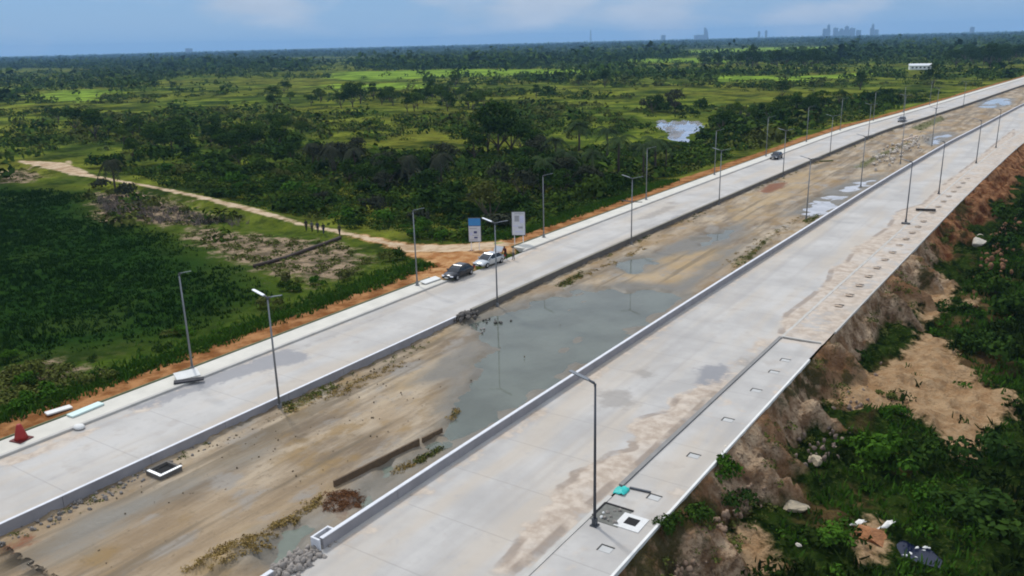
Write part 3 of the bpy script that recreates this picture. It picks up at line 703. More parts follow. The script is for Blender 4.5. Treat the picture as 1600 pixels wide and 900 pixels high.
for u, lab in [(126.5, 'double-arm lamp post standing in the bright puddle beside the right road wall'), (159, 'double-arm lamp post beside the upper puddle and right road wall'), (191, 'double-arm lamp post close to the right road wall, just past the pale plank')]:
    put_lamp('M', -33.8, u, -.6, lab, GP)
put_lamp('M', -33.8, 224, -.6, 'farthest double-arm lamp post along the right road wall', GP)
for u, lab in [(36.0, 'nearest and tallest lamp post, dark, beside the open pit in the pavement'), (127, 'dark single-arm lamp post standing before the long dark plank on the sandy pavement'), (153, 'single-arm lamp post on the sandy pavement just beyond the long dark plank'),
        (193, 'single-arm lamp post on the right pavement above the red bank, third beyond the dark plank'), (221, 'farthest single-arm lamp post on the right pavement above the red bank')]:
    put_lamp('R', -19.35 if u < 40 else -20.45, u, .16, lab, GP)
mb = MB(); mb.box((0, 0, .10), (1.1, .5, .2)); tag(mb.build('concrete_block', simple('dark_block', (.10, .10, .10), .9, .3), bevel=.02, loc=S2W(-20.3, 126.2, .1)), 'dark concrete block at the foot of the lamp by the long dark plank', 'concrete block')

# ------------------------------------------------------------------ sign boards
def sign(x, y, wd, ht, leg, m_head, label, marks, rz):
    root = empty('sign_board', (x, y, -.45), rz, label, 'sign')
    mb = MB(); mb.box((0, 0, leg + ht / 2), (wd, .07, ht)); mb.build('panel', WHITE, root)
    mb = MB()
    for a in (-1, 1): mb.box((a * (wd / 2 + .02), 0, leg + ht / 2), (.06, .12, ht + .08))
    for a in (0, 1): mb.box((0, 0, leg + ht * a + (.03 if a else -.03)), (wd, .11, .06))
    mb.build('frame', GREYD, root)
    for a in (-1, 1): MB().tube([(a * wd * .33, .06, 0), (a * wd * .33, .06, leg + .3)], .05, 8).build('leg', LAMPW, root)
    for nm, m, cx_, cz, sw, sh in marks:
        q = MB(); q.box((cx_ * wd, -.042, leg + cz * ht), (sw * wd, .012, sh * ht)); q.build(nm, m, root)
BLUE = simple('sign_blue', (.05, .23, .50), .5, .12); NAVY = simple('sign_navy', (.05, .06, .16), .5, .2); PALEB = simple('sign_lilac', (.50, .52, .66), .5, .1); GREYP = simple('sign_grey', (.30, .31, .33), .5, .2)
p = at(743, 394, -.45); face = math.atan2(-p.x, p.y) * .8
MB()
sign(p.x, p.y, 1.6, 3.1, 1.45, BLUE, 'tall sign board with blue header and white lower part beside the dirt road', [('header', BLUE, 0, .84, .98, .31), ('header', NAVY, 0, .675, .9, .025), ('picture', NAVY, .05, .40, .26, .10), ('picture', PALEB, -.3, .33, .22, .13), ('picture', NAVY, .08, .17, .28, .07), ('text_line', GREYP, -.12, .56, .6, .03), ('text_line', GREYP, -.1, .07, .65, .025), ('text_line', GREYP, .05, .27, .5, .02)], face)
p = at(811, 387, -.45)
sign(p.x, p.y, 1.75, 3.1, 1.75, GREYP, 'plain white sign board with grey smudged print nearer the dark trees', [('picture', GREYP, -.12, .72, .35, .26), ('picture', PALEB, .25, .68, .3, .30), ('picture', GREYP, .15, .33, .35, .09), ('text_line', PALEB, -.2, .40, .4, .05), ('text_line', PALEB, .0, .15, .6, .05), ('text_line', GREYP, .05, .93, .7, .03)], face)
mb = MB(); mb.box((0, 0, .12), (1.9, 1.0, .25), bevel) if False else mb.box((0, 0, .12), (1.9, 1.0, .25)); p = at(743, 395, -.45); tag(mb.build('concrete_footing', BROWN, loc=(p.x, p.y, -.47)), 'reddish earth covered footing under the blue and white sign', 'footing')

# ------------------------------------------------------------------ cars
TYRE = simple('tyre_rubber', (.018, .018, .018), .85, .2); RIM = simple('wheel_rim', (.35, .36, .37), .35, .15, 4, .5, .6); GLASS = simple('car_glass', (.012, .014, .017), .06, .2, 1, .6)
HEADL = simple('headlight_glass', (.75, .77, .80), .12, .1, 4, .7); TAILL = simple('tail_light', (.30, .01, .01), .2, .2); PLATE = simple('number_plate', (.6, .6, .55), .5, .1); TRIM = simple('car_trim', (.02, .02, .02), .6, .2)
def paint(name, c, metal=.3):
    m = simple(name, c, .28, .06, 1.2, .5, metal); b = m.node_tree.nodes['Principled BSDF']; b.inputs['Coat Weight'].default_value = .6; b.inputs['Coat Roughness'].default_value = .08; return m
def car(label, body, suv, loc, rz, open_boot=False, cat='car', group=None):
    root = empty('parked_car', loc, rz, label, cat, group)
    L = 2.3; wd = .90 if suv else .87; belt = 1.02 if suv else .90; roof = 1.70 if suv else 1.43
    # body shell: front is +Y
    st = [(-L, .62, .42, belt - .22), (-L + .08, .80, .32, belt - .05), (-L + .5, .97, .24, belt), (-1.0, 1, .22, belt + .01), (0, 1, .22, belt), (.75, 1, .22, belt - .01), (1.25, .985, .22, belt - .09), (1.75, .95, .25, belt - .16), (2.1, .86, .30, belt - .25), (2.26, .72, .38, belt - .36), (2.3, .5, .46, belt - .46)]
    rings = []
    for y, k, zb, zt in st:
        a = wd * k
        rings.append([(-a * .86, y, zb), (a * .86, y, zb), (a * .98, y, zb + .12), (a, y, (zb + zt) * .52), (a * .95, y, zt - .06), (a * .84, y, zt), (0, y, zt + .03), (-a * .84, y, zt), (-a * .95, y, zt - .06), (-a, y, (zb + zt) * .52), (-a * .98, y, zb + .12)])
    bo = MB().loft(rings).build('body', body, root, smooth=True)
    # greenhouse of dark glass and the painted roof above it
    gy = ((-2.05, -1.72, .15, .95) if suv else (-1.75, -1.15, .1, 1.0))
    def cab(z, ins, y0, y1): return [(-wd + ins, y0, z), (wd - ins, y0, z), (wd - ins, y1, z), (-wd + ins, y1, z)]
    MB().loft([cab(belt - .03, .10, gy[0], gy[3] + .12), cab((belt + roof) / 2, .17, (gy[0] * .6 + gy[1] * .4), gy[3] * .62 + gy[2] * .38), cab(roof - .05, .25, gy[1], gy[2])]).build('windows', GLASS, root)
    MB().loft([cab(roof - .06, .235, gy[1] - .04, gy[2] + .06), cab(roof, .29, gy[1] + .05, gy[2] - .06), cab(roof + .035, .45, gy[1] + .3, gy[2] - .25)]).build('roof', body, root, smooth=False)
    for s_ in (-1, 1):
        x0, x1 = s_ * (wd - .105), s_ * (wd - .245)
        for y0, y1 in ((gy[3] + .08, gy[2] + .02), (gy[0] + .02, gy[1] - .01), (-.45, -.5)):
            MB().tube([(x0, y0, belt - .02), (s_ * (wd - .17), (y0 + y1) / 2, (belt + roof) / 2), (x1, y1, roof - .04)], .045, 6).build('pillar', body, root)
        for y in (-.95, .42):
            q = MB(); q.box((s_ * (wd + .004), y, belt - .30), (.016, .98 if y < 0 else 1.05, .46)); d = q.build('door', body, root)
            q = MB(); q.box((s_ * (wd + .018), y - .33, belt - .16), (.03, .18, .035)); q.build('handle', TRIM, d)
        q = MB(); q.box((s_ * (wd + .09), .78, belt + .08), (.20, .13, .14)); q.build('mirror', body, root, bevel=.02)
        for y in (-1.42, 1.38):
            r_ = .36 if suv else .32
            t_ = MB().loft([[(x, y + math.cos(k * math.pi / 9) * rr_, r_ + math.sin(k * math.pi / 9) * rr_) for k in range(18)] for x, rr_ in ((s_ * (wd - .24), r_ * .9), (s_ * (wd - .21), r_), (s_ * (wd + .0), r_), (s_ * (wd + .03), r_ * .9))])
            wh = t_.build('wheel', TYRE, root)
            MB().loft([[(x, y + math.cos(k * math.pi / 6) * rr_, r_ + math.sin(k * math.pi / 6) * rr_) for k in range(12)] for x, rr_ in ((s_ * (wd + .02), r_ * .62), (s_ * (wd + .038), r_ * .5))]).build('rim', RIM, wh)
        q = MB(); q.box((s_ * .58, 2.17, belt - .33), (.40, .14, .15), rz=-s_ * .35); q.build('headlight', HEADL, root, bevel=.02)
        q = MB(); q.box((s_ * .66, -L + .02, belt - .16), (.28, .10, .18), rz=s_ * .2); q.build('tail_light', TAILL, root)
    q = MB(); q.box((0, 2.285, belt - .42), (.85, .05, .14)); q.build('grille', TRIM, root)
    q = MB(); q.box((0, 2.31, .40), (1.3, .06, .16)); q.build('bumper', TRIM, root)
    q = MB(); q.box((0, 2.345, .42), (.5, .012, .11)); q.build('number_plate', PLATE, root)
    if open_boot:
        q = MB(); q.box((0, -1.95, roof + .13), (1.25, .75, .05), rx=R(-50)); q.build('open_boot_lid', body, root)
    return root
BLACKC = paint('black_paint', (.006, .007, .011)); BLACKC.node_tree.nodes['Principled BSDF'].inputs['Coat Weight'].default_value = .2; SILVER = paint('silver_paint', (.42, .44, .45), .5)
car('glossy black car parked behind a silver one at the dirt road junction', BLACKC, False, S2W(-57.35, 73.8, .02), math.pi + R(2))
car('silver car parked in front of the two sign boards, its boot open', SILVER, False, S2W(-57.35, 80.0, .02), math.pi - R(3), True)
car('small dark car far away on the left road near its outer kerb', BLACKC, False, S2W(-56.0, 185, .02), math.pi)
car('tiny dark car second in line on the far stretch of the left road', paint('grey_paint', (.05, .055, .07)), False, S2W(-51.1, 279, .02), math.pi)
0 and car('tiny blackish car farthest away on the left road', BLACKC, True, S2W(-51.5, 345, .02), math.pi)

# ------------------------------------------------------------------ people
SKIN = simple('skin', (.12, .065, .04), .6, .15); HAIRM = simple('black_hair', (.01, .009, .008), .8, .2)
def person(label, loc, rz, top, leg, h=1.72, stride=.16, lean=0.0, group=None, armup=0.0):
    V = []; E = []; Rr = []
    def jv(p, r, par=None):
        k = h / 1.72; y = p[1] + lean * max(0, p[2] - .95); V.append((p[0] * k, y * k, p[2] * k)); Rr.append(r * k)
        if par is not None: E.append((par, len(V) - 1))
        return len(V) - 1
    pel = jv((0, 0, .96), .145); wa = jv((0, 0, 1.13), .125, pel); ch = jv((0, .01, 1.32), .155, wa); nb = jv((0, 0, 1.46), .075, ch); nk = jv((0, .01, 1.52), .06, nb)
    hd = jv((0, .025, 1.61), .095, nk); tp = jv((0, .015, 1.70), .07, hd); jv((0, .125, 1.60), .018, hd)
    for s_ in (-1, 1):
        sh = jv((s_ * .18, 0, 1.42), .068, ch); el_ = jv((s_ * .245, -.03 * s_ + armup * .2, 1.15), .048, sh); wr_ = jv((s_ * .25, .10 * s_ + .05 + armup * .4, .92 + armup * .2), .034, el_); pm = jv((s_ * .25, .12 * s_ + .06 + armup * .45, .84 + armup * .2), .038, wr_)
        for i, ln in enumerate((.075, .085, .08, .06)):
            f1 = jv((s_ * .25 + (i - 1.5) * .004, .12 * s_ + .035 + i * .02 + armup * .45, .79 + armup * .2), .011, pm); jv((s_ * .235, .12 * s_ + .045 + i * .02 + armup * .45, .79 - ln + armup * .2), .009, f1)
        t1 = jv((s_ * .225, .12 * s_ + .11 + armup * .45, .83 + armup * .2), .012, pm); jv((s_ * .22, .12 * s_ + .125 + armup * .45, .79 + armup * .2), .010, t1)
        hp = jv((s_ * .095, 0, .88), .105, pel); kn = jv((s_ * .10, stride * s_ * .8 + .03, .50), .072, hp); an = jv((s_ * .10, stride * s_ * 1.3 - .03, .09), .048, kn); jv((s_ * .115, stride * s_ * 1.3 + .13, .04), .042, an)
    me = bpy.data.meshes.new('person'); me.from_pydata(V, E, [])
    o = bpy.data.objects.new('person', me); C.objects.link(o)
    o.modifiers.new('skin', 'SKIN'); o.modifiers.new('sub', 'SUBSURF').levels = 1
    for i, v in enumerate(me.skin_vertices[0].data): v.radius = (Rr[i], Rr[i]); v.use_root = (i == 0)
    dg = bpy.context.evaluated_depsgraph_get(); me2 = bpy.data.meshes.new_from_object(o.evaluated_get(dg)); me2.name = 'person'
    bpy.data.objects.remove(o); bpy.data.meshes.remove(me)
    for m in (top, leg, SKIN): me2.materials.append(m)
    k = h / 1.72
    for f in me2.polygons:
        c = f.center; z = c.z / k; f.use_smooth = True
        f.material_index = 2 if z > 1.49 or (abs(c.x) > .18 * k and z < .94 + armup * .2) else (1 if z < .98 else 0)
    o = link('person', me2); o.location = loc; o.rotation_euler = (0, 0, rz)
    tag(o, label, 'person', group)
    hm = MB(); hm.loft([[(math.cos(a) * r_ * k, (.01 + lean * .7 + math.sin(a) * r_ * 1.08) * k, z * k) for a in [i * math.pi / 5 for i in range(10)]] for z, r_ in ((1.63, .108), (1.69, .104), (1.735, .075), (1.755, .03))]); hm.build('hair', HAIRM, o, smooth=True)
    return o
CL = {k: simple('cloth_' + k, v, .9, .2) for k, v in {'black': (.015, .015, .017), 'navy': (.02, .025, .06), 'grey': (.09, .09, .09), 'maroon': (.10, .018, .016), 'olive': (.05, .05, .025), 'cream': (.45, .36, .26)}.items()}
ph = math.radians(60)
for (px, py), t_, l_, hh, lab in [((479, 361), 'black', 'black', 1.78, 'person in black walking at the far end of the row on the dirt road'), ((488, 362.5), 'grey', 'black', 1.7, 'person in a grey top, second from the far end of the row on the track'),
        ((497, 364), 'navy', 'black', 1.74, 'person in dark blue in the middle of the group on the dirt road'), ((506, 365.5), 'black', 'navy', 1.68, 'person in black top at the near end of the row of four on the track'), ((531, 368), 'olive', 'black', 1.72, 'person in dark olive walking alone behind the four others on the track')]:
    p = at(px, py, -1.05); person(lab, p, ph, CL[t_], CL[l_], hh, .2 if px != 497 else .1, group='people walking along the dirt road')
person('person in a maroon top leaning over the back of the silver car', S2W(-56.9, 82.95, .02), math.pi, CL['maroon'], CL['black'], 1.75, .08, .35, armup=.5)
person('person in a cream shirt standing beside the silver car boot', S2W(-55.9, 83.2, .02), math.pi * .8, CL['cream'], CL['grey'], 1.72, .06)

# ------------------------------------------------------------------ things on the left road and the median
RED = simple('faded_red_plastic', (.26, .018, .014), .55, .35, 2.5)
p = S2W(-58.5, 24.7, .15); root = empty('traffic_cone', p, R(12), 'large dark red cone standing on the left pavement near the corner', 'cone')
MB().loft([[(math.cos(a) * r_, math.sin(a) * r_, z) for a in [i * math.pi / 8 for i in range(16)]] for z, r_ in ((.06, .46), (.35, .38), (.75, .27), (1.12, .16), (1.16, .12))]).build('cone_body', RED, root, smooth=True)
q = MB(); q.box((0, 0, .035), (1.1, 1.1, .07)); q.build('base', simple('cone_base', (.10, .012, .010), .7, .3), root, bevel=.02)
def slab_thing(name, label, s, u, z, d, rz, m, ry=0, cat='slab', rx=0):
    mb = MB(); mb.box((0, 0, 0), d, ry=ry, rx=rx); o = mb.build(name, m, bevel=.015); o.location = S2W(s, u, z); o.rotation_euler = (0, 0, rz); return tag(o, label, cat)
TEALW = simple('teal_white', (.52, .64, .60), .7, .15)
slab_thing('cover_slab', 'long pale teal tinted slab lying along the outer pavement near the red cone', -59.2, 29.8, .24, (.75, 2.6, .14), R(4), TEALW)
slab_thing('cover_slab', 'thin white slab on the earth verge behind the pale teal slab', -61.2, 28.8, .12, (.7, 1.8, .12), R(-10), PALE)
slab_thing('cover_slab', 'pale grey slab tipped on the pavement at the foot of the lamp by dark field', -58.3, 38.0, .34, (1.1, 1.9, .12), R(-20), PALEB if False else PALE, ry=R(16))
slab_thing('cover_slab', 'black slab lying across the kerb beside the tipped pale slab', -57.25, 37.4, .26, (.55, 2.3, .12), R(-38), simple('black_slab', (.03, .03, .035), .8, .3), ry=R(5))
slab_thing('cover_slab', 'flat white slab propped on the pavement just ahead of the parked black car', -58.6, 70.2, .32, (.9, 2.6, .12), R(-4), PALE, ry=R(9))
mb = MB(); mb.loft([[(math.cos(a) * r_ * 1.3, math.sin(a) * r_, z) for a in [i * math.pi / 6 for i in range(12)]] for z, r_ in ((0, .30), (.10, .38), (.22, .30), (.30, .10))]); p = at(124, 669, .02); o = mb.build('white_sack', PALE, smooth=True, loc=p); tag(o, 'small white sack lying on the road by the inner kerb', 'sack')
# chamber with a white rim
p = S2W(-47.05, 26.6, -.6); p = at(256, 733, -.35); p.z = -.55
root = empty('inspection_chamber', p, R(0), 'open square chamber with bright white rim beside the left median wall', 'chamber')
q = MB()
for a in (-1, 1): q.box((a * .72, 0, .02), (.16, 1.6, .5))
for a in (-1, 1): q.box((0, a * .72, .02), (1.28, .16, .5))
q.build('chamber_wall', WALLD, root)
q = MB(); q.box((.72, 0, .29), (.20, 1.66, .035)); q.build('rim', simple('bright_rim', (.85, .85, .82), .6, .06), root)
q = MB(); q.box((0, -.72, .292), (1.24, .20, .035)); q.build('rim', simple('bright_rim2', (.85, .85, .82), .6, .06), root)
q = MB(); q.box((0, 0, .05), (1.26, 1.26, .03)); q.build('floor', DARK, root)
# plank formwork in the mud
def plank(label, a, b, wd, ht, m, name='plank', cat='plank', z=0.0):
    a = Vector(a); b = Vector(b); d = b - a; mb = MB(); mb.box((0, 0, 0), (wd, d.length, ht)); o = mb.build(name, m, bevel=.01); o.location = (a + b) / 2 + Vector((0, 0, z)); o.rotation_euler = (0, 0, -math.atan2(d.x, d.y)); return tag(o, label, cat)
plank('long dark board standing on edge in the mud near the brown heap', at(522, 760, -.5), at(655, 693, -.5), .14, .55, PLANK, z=.12)
plank('shorter board in line beyond the long dark board near the pool corner', at(660, 690, -.55), at(691, 674, -.55), .14, .38, PLANK, z=.1)
plank('long dark plank lying across the sandy right pavement by the bank', at(1431, 327, .3), at(1462, 328, .3), .5, .25, simple('tarred_plank', (.025, .022, .022), .8, .3))
plank('pale pinkish plank lying in the median next to the far debris', at(1409, 220, -.4), at(1433, 212, -.4), .5, .3, simple('pink_plank', (.48, .38, .30), .8, .2))
plank('dark green mossy plank in the median beside the bright puddle', at(1281, 252, -.4), at(1301, 251, -.4), .6, .25, simple('moss_plank', (.07, .075, .02), .9, .3))
plank('yellow green bar on the ground between the two sign boards', at(772, 381, -.4), at(800, 381, -.4), .9, .25, simple('yellow_bar', (.22, .22, .06), .8, .3))

a_ = at(398, 424, -1.45); b_ = at(532, 373, -1.05); mid_ = (a_ + b_) / 2
mb = MB(); n_ = 9; P_ = [a_.lerp(b_, i / n_) for i in range(n_ + 1)]; mb.tube([(p.x - mid_.x, p.y - mid_.y, float(z_left(np.array([W2S(p.x, p.y)]), np.array([p.y]))[0]) + .22) for p in P_], .27, 8)
tag(mb.build('drain_pipe', simple('brown_pipe', (.035, .024, .018), .8, .35), smooth=True, loc=(mid_.x, mid_.y, 0)), 'long dark brown pipe lying across the bare patch below the dirt road', 'pipe')
# ------------------------------------------------------------------ right pavement: openings, slots, litter
PAVN = simple('pavement_patch', (.40, .40, .385), .85, .15, 1, obj=False)
SLOT_SHADE = simple('painted_slot_shadow', (.055, .055, .05), .9, .3)  # shadow of the recess, painted as dark bars on the flat slab
k = 0
for u in [34.3, 40.4, 46.4, 52.6, 58.6, 62.9, 65.9] + [83 + 4.15 * i for i in range(12)] + [136 + 5 * i for i in range(8)]:
    s_ = -17.75 - .008 * (u - 34); z_ = .165 if u < 71 else .19
    mb = MB(); mb.box((-.02, .30, .008), (.78, .085, .02)); mb.box((-.38, -.02, .008), (.07, .56, .02)) if u < 71 else mb.box((.2, .42, .01), (.5, .12, .04))
    o = mb.build('slot_shadow_strip', SLOT_SHADE, slab, loc=S2W(s_, u, z_))
    mb = MB(); mb.box((0, 0, .004), (.66, .50, .018)); o = mb.build('drain_cover', PAVN if u < 71 else SANDR, slab, loc=S2W(s_ + .01, u - .03, z_ - .003))
# open pit next to the near lamp: flat floor, edge shade painted as black strips, rubble
p = S2W(-19.05, 37.4, .16); root = empty('drain_pit', p, 0, 'open rectangular pit with rubble inside beside the near dark lamp', 'pit')
q = MB(); q.box((0, 0, .012), (1.7, 1.9, .02)); q.build('pit_floor', simple('pit_floor', (.13, .13, .115), .9, .5, 3), root)
q = MB(); q.box((-.0, .98, .02), (1.8, .16, .05)); q.box((-.88, .2, .02), (.14, 1.6, .05)); q.build('pit_edge_shade', DARK, root)
def rockmesh(seed, m, n=1):
    bm = bmesh.new(); bmesh.ops.create_icosphere(bm, subdivisions=n + 1, radius=1); r_ = random.Random(seed)
    o_ = [Vector((r_.uniform(-1, 1), r_.uniform(-1, 1), r_.uniform(-1, 1))).normalized() for _ in range(11)]; c_ = [r_.uniform(.40, .72) for _ in o_]
    for v in bm.verts:
        for a, t in zip(o_, c_):
            d = v.co.dot(a)
            if d > t: v.co -= a * (d - t) * .95
        v.co *= 1 + r_.uniform(-.05, .05)
    me = bpy.data.meshes.new('rock'); bm.to_mesh(me); bm.free(); me.materials.append(m); return me
ROCK = [rockmesh(i, m) for i, m in enumerate([RUBBLE, RUBBLE, PALE, RUBBLE])]
for i in range(9):
    o = bpy.data.objects.new('rubble_stone', ROCK[i % 4]); C.objects.link(o); o.parent = root; o.location = (rng.uniform(-.5, .6), rng.uniform(-.7, .7), .06); f = rng.uniform(.09, .2); o.scale = (f, f * 1.2, f * .8); o.rotation_euler = (0, 0, rng.uniform(0, 6))
p = S2W(-17.75, 37.3, .165); root = empty('manhole', p, 0, 'square black manhole with a pale surround next to the open pit', 'manhole')
q = MB(); q.box((0, 0, .01), (1.5, 1.5, .03)); q.build('surround', simple('manhole_surround', (.56, .56, .54), .8, .12), root)
q = MB(); q.box((0, .06, .03), (.72, .70, .02)); q.build('opening_dark_plate', DARK, root)  # darkness of the hole painted as a flat black plate
# teal sheet and dark bar where the raised kerb ends
TEAL = simple('teal_plastic', (.03, .42, .38), .5, .35, 4)
mb = MB(); r2 = random.Random(4)
rings = [[(x, y, .04 +   .20 * math.exp(-((x / .3) ** 2 + (y / .45) ** 2)) + r2.uniform(-.09, .09)) for x in np.linspace(-.38, .38, 9)] for y in np.linspace(-.42, .42, 9)]
mb.loft(rings, cap=False, closed=False); o = mb.build('plastic_sheet', TEAL, smooth=True, loc=S2W(-19.75, 40.0, .16)); o.modifiers.new('thick', 'SOLIDIFY').thickness = .02; tag(o, 'crumpled turquoise plastic sheet where the raised grey kerb ends', 'plastic sheet')
plank('short dark bar lying across pavement from the turquoise sheet', S2W(-19.5, 40.6, .22), S2W(-18.2, 40.75, .22), .14, .10, GREYD, 'metal_bar', 'bar')

# ------------------------------------------------------------------ rubble heaps, boulders, litter
def heap(name, label, cx, n, rx, ry, smin, smax, mats, cat='rubble', rot=0.0, hgt=.35):
    """many stones nobody would count: one object"""
    V = []; F = []; b = 0
    for i in range(n):
        me = ROCK[i % 2]; vv = np.empty(len(me.vertices) * 3); me.vertices.foreach_get('co', vv); vv = vv.reshape(-1, 3)
        a = nrg.normal(0, .45, 2); f = nrg.uniform(smin, smax); q = nrg.uniform(0, 6.28)
        M = np.array([[math.cos(q), -math.sin(q), 0], [math.sin(q), math.cos(q), 0], [0, 0, 1]])
        o = np.array([a[0] * rx, a[1] * ry, hgt * math.exp(-a.dot(a) * 1.5) * nrg.uniform(.3, 1)])
        if rot: o[:2] = np.array([[math.cos(rot), -math.sin(rot)], [math.sin(rot), math.cos(rot)]]) @ o[:2]
        V.append((vv * f) @ M.T + o); fi = np.empty(len(me.polygons) * 3, np.int32); me.polygons.foreach_get('vertices', fi); F.append(fi.reshape(-1, 3) + b); b += len(vv)
    me = np_mesh(name, np.concatenate(V), np.concatenate(F), False); me.materials.append(mats); o = link(name, me); o.location = cx; return tag(o, label, cat, kind='stuff')
heap('rubble', 'grey rubble heap in the gap of the right road wall', S2W(-31.0, 24.9, -.1), 170, .9, 2.0, .08, .3, RUBBLE)
heap('rubble', 'dark rubble in the gap of the left median wall', S2W(-48.2, 62.8, -.2), 60, .9, 1.4, .1, .35, simple('dark_rubble', (.10, .09, .08), .95, .5))
heap('rubble', 'stones in the shallow edge of the large pool', at(735, 515, -.7), 26, 1.8, 2.2, .06, .2, RUBBLE, hgt=.1)
heap('rubble', 'stones in the water below the median lamp', at(770, 503, -.7), 16, 2.0, 1.2, .08, .2, simple('wet_rubble', (.07, .065, .055), .6, .4), hgt=.1)
heap('rubble', 'loose stones along the foot of the left wall', S2W(-47.6, 20, -.62), 160, 1.0, 14, .05, .2, simple('mixed_rubble', (.17, .155, .14), .95, .5), hgt=.1)
heap('rubble', 'broken brick along the foot of the left wall', S2W(-46.9, 40, -.6), 120, .8, 14, .04, .15, simple('brown_rubble', (.12, .095, .06), .95, .5), hgt=.1)
heap('clods', 'dark clods scattered across the median mud', S2W(-42, 36, -.57), 130, 5.5, 20, .02, .10, simple('clod', (.12, .09, .055), .95, .4), 'clods', hgt=.08)
heap('far_debris', 'pale debris scattered in the far median', S2W(-38, 215, -.4), 120, 4, 32, .12, .6, simple('pale_debris', (.42, .37, .31), .9, .4), 'debris', hgt=.3)
heap('talus', 'pinkish stones on the bank slope near the pavement', S2W(-14.6, 42, -2.2), 130, 1.3, 9, .06, .30, simple('bank_lumps', (.22, .15, .10), .95, .4, 1.8), 'stones', hgt=.8)
heap('talus', 'dark stones at the bank foot', S2W(-12.6, 62, -2.9), 90, 1.6, 12, .06, .30, simple('bank_stone', (.16, .12, .095), .95, .45), 'stones', hgt=.6)
heap('talus', 'reddish lumps at the foot of the red bank', S2W(-8.5, 125, -2.9), 90, 2.0, 26, .1, .5, BROWN, 'earth lumps', hgt=.6)
def gzb_(p): return float(z_bank(np.array([float(W2S(p.x, p.y))]), np.array([p.y]))[0])
def boulder(label, px, py, z, f, m, name='boulder', cat='boulder', seed=0):
    me = rockmesh(seed + 20, m, 3 if f[0] > .7 else 1); me.transform(Matrix.Identity(4)); [setattr(v, 'co', v.co * (1 + .25 * float(fbm(v.co.x * 2 + seed, v.co.y * 2 + v.co.z, 2)))) for v in me.vertices] if f[0] > .7 else 0; o = link(name, me); p = at(px, py, z); o.location = (p.x, p.y, gzb_(p) + f[2] * .12); o.scale = f; o.rotation_euler = (0, 0, seed); return tag(o, label, cat)
SANDP = simple('sandy_rock', (.36, .30, .21), .95, .25, 1.5, bump=.05); WROCK = simple('white_rock', (.50, .45, .37), .9, .2, 1.5)
boulder('large flat sandy boulder in the green growth below the near pavement', 1243, 797, -3.3, (1.15, .95, .42), SANDP, seed=1)
boulder('pale flat boulder at the foot of the bright clay ridge', 1270, 722, -3.3, (.8, .65, .4), SANDP, seed=2)
boulder('white lump at the foot of the red bank, upper of two', 1533, 372, -3.2, (1.1, .9, .8), WROCK, 'white_boulder', seed=3)
boulder('white lump at the foot of the red bank, lower of two', 1526, 387, -3.2, (1.5, 1.1, .8), WROCK, 'white_boulder', seed=4)
boulder('small white stone in the bush at the pavement edge', 1132, 725, -1.2, (.28, .2, .18), WROCK, 'white_stone', 'stone', seed=5)
boulder('small bright white stone in grass at the very bottom', 1246, 875, -3.3, (.22, .18, .16), WROCK, 'white_stone', 'stone', seed=6)
boulder('small pale stone lying in the grass beside the bright clay ridge', 1303, 700, -3.3, (.32, .2, .16), SANDP, 'pale_stone', 'stone', seed=7)
boulder('small white stone on the red slope beside dark scrub', 1474, 457, -3.2, (.45, .3, .2), WROCK, 'white_stone', 'stone', seed=8)
boulder('orange earth mound between two torn white sheets', 1360, 842, -3.4, (1.25, 1.3, .75), simple('orange_earth', (.27, .12, .05), .95, .4, 2, bump=.06), 'earth_mound', 'mound', seed=9)
for (px, py), lab, rz, d in (((1338, 823), 'torn white sheet sticking up left of the orange earth mound', R(-50), (.12, 1.1)), ((1383, 826), 'bent white sheet hanging over the right side of the orange mound', R(-35), (.12, 1.3))):
    mb = MB(); n = 7
    mb.loft([[(x * d[0], (t - .5) * d[1], .10 + .30 * t + .10 * math.sin(5 * t + x * 2) + .06 * math.sin(11 * t - x)) for x in (-1, -.4, .3, 1)] for t in np.linspace(0, 1, n)], cap=False, closed=False)
    p = at(px, py, -3.2); o = mb.build('torn_sheet', simple('white_sheet', (.72, .70, .64), .6, .1), smooth=True, loc=(p.x, p.y, -3.2)); o.rotation_euler = (0, 0, rz); o.modifiers.new('thick', 'SOLIDIFY').thickness = .03; tag(o, lab, 'sheet')
for i in range(7):  # sparkles on the water, shaped as small white lumps
    p = at(1418 + rng.uniform(-6, 40), 852 + rng.uniform(-6, 26), -3.60); f = rng.uniform(.05, .14)
    o = link('water_sparkle', ROCK[2]); o.location = p; o.scale = (f * 1.8, f, f * .5); o.rotation_euler = (0, 0, rng.uniform(0, 6)); tag(o, 'small white sparkle on the dark blue puddle below the bank', 'sparkle', 'white sparkles on the dark puddle')
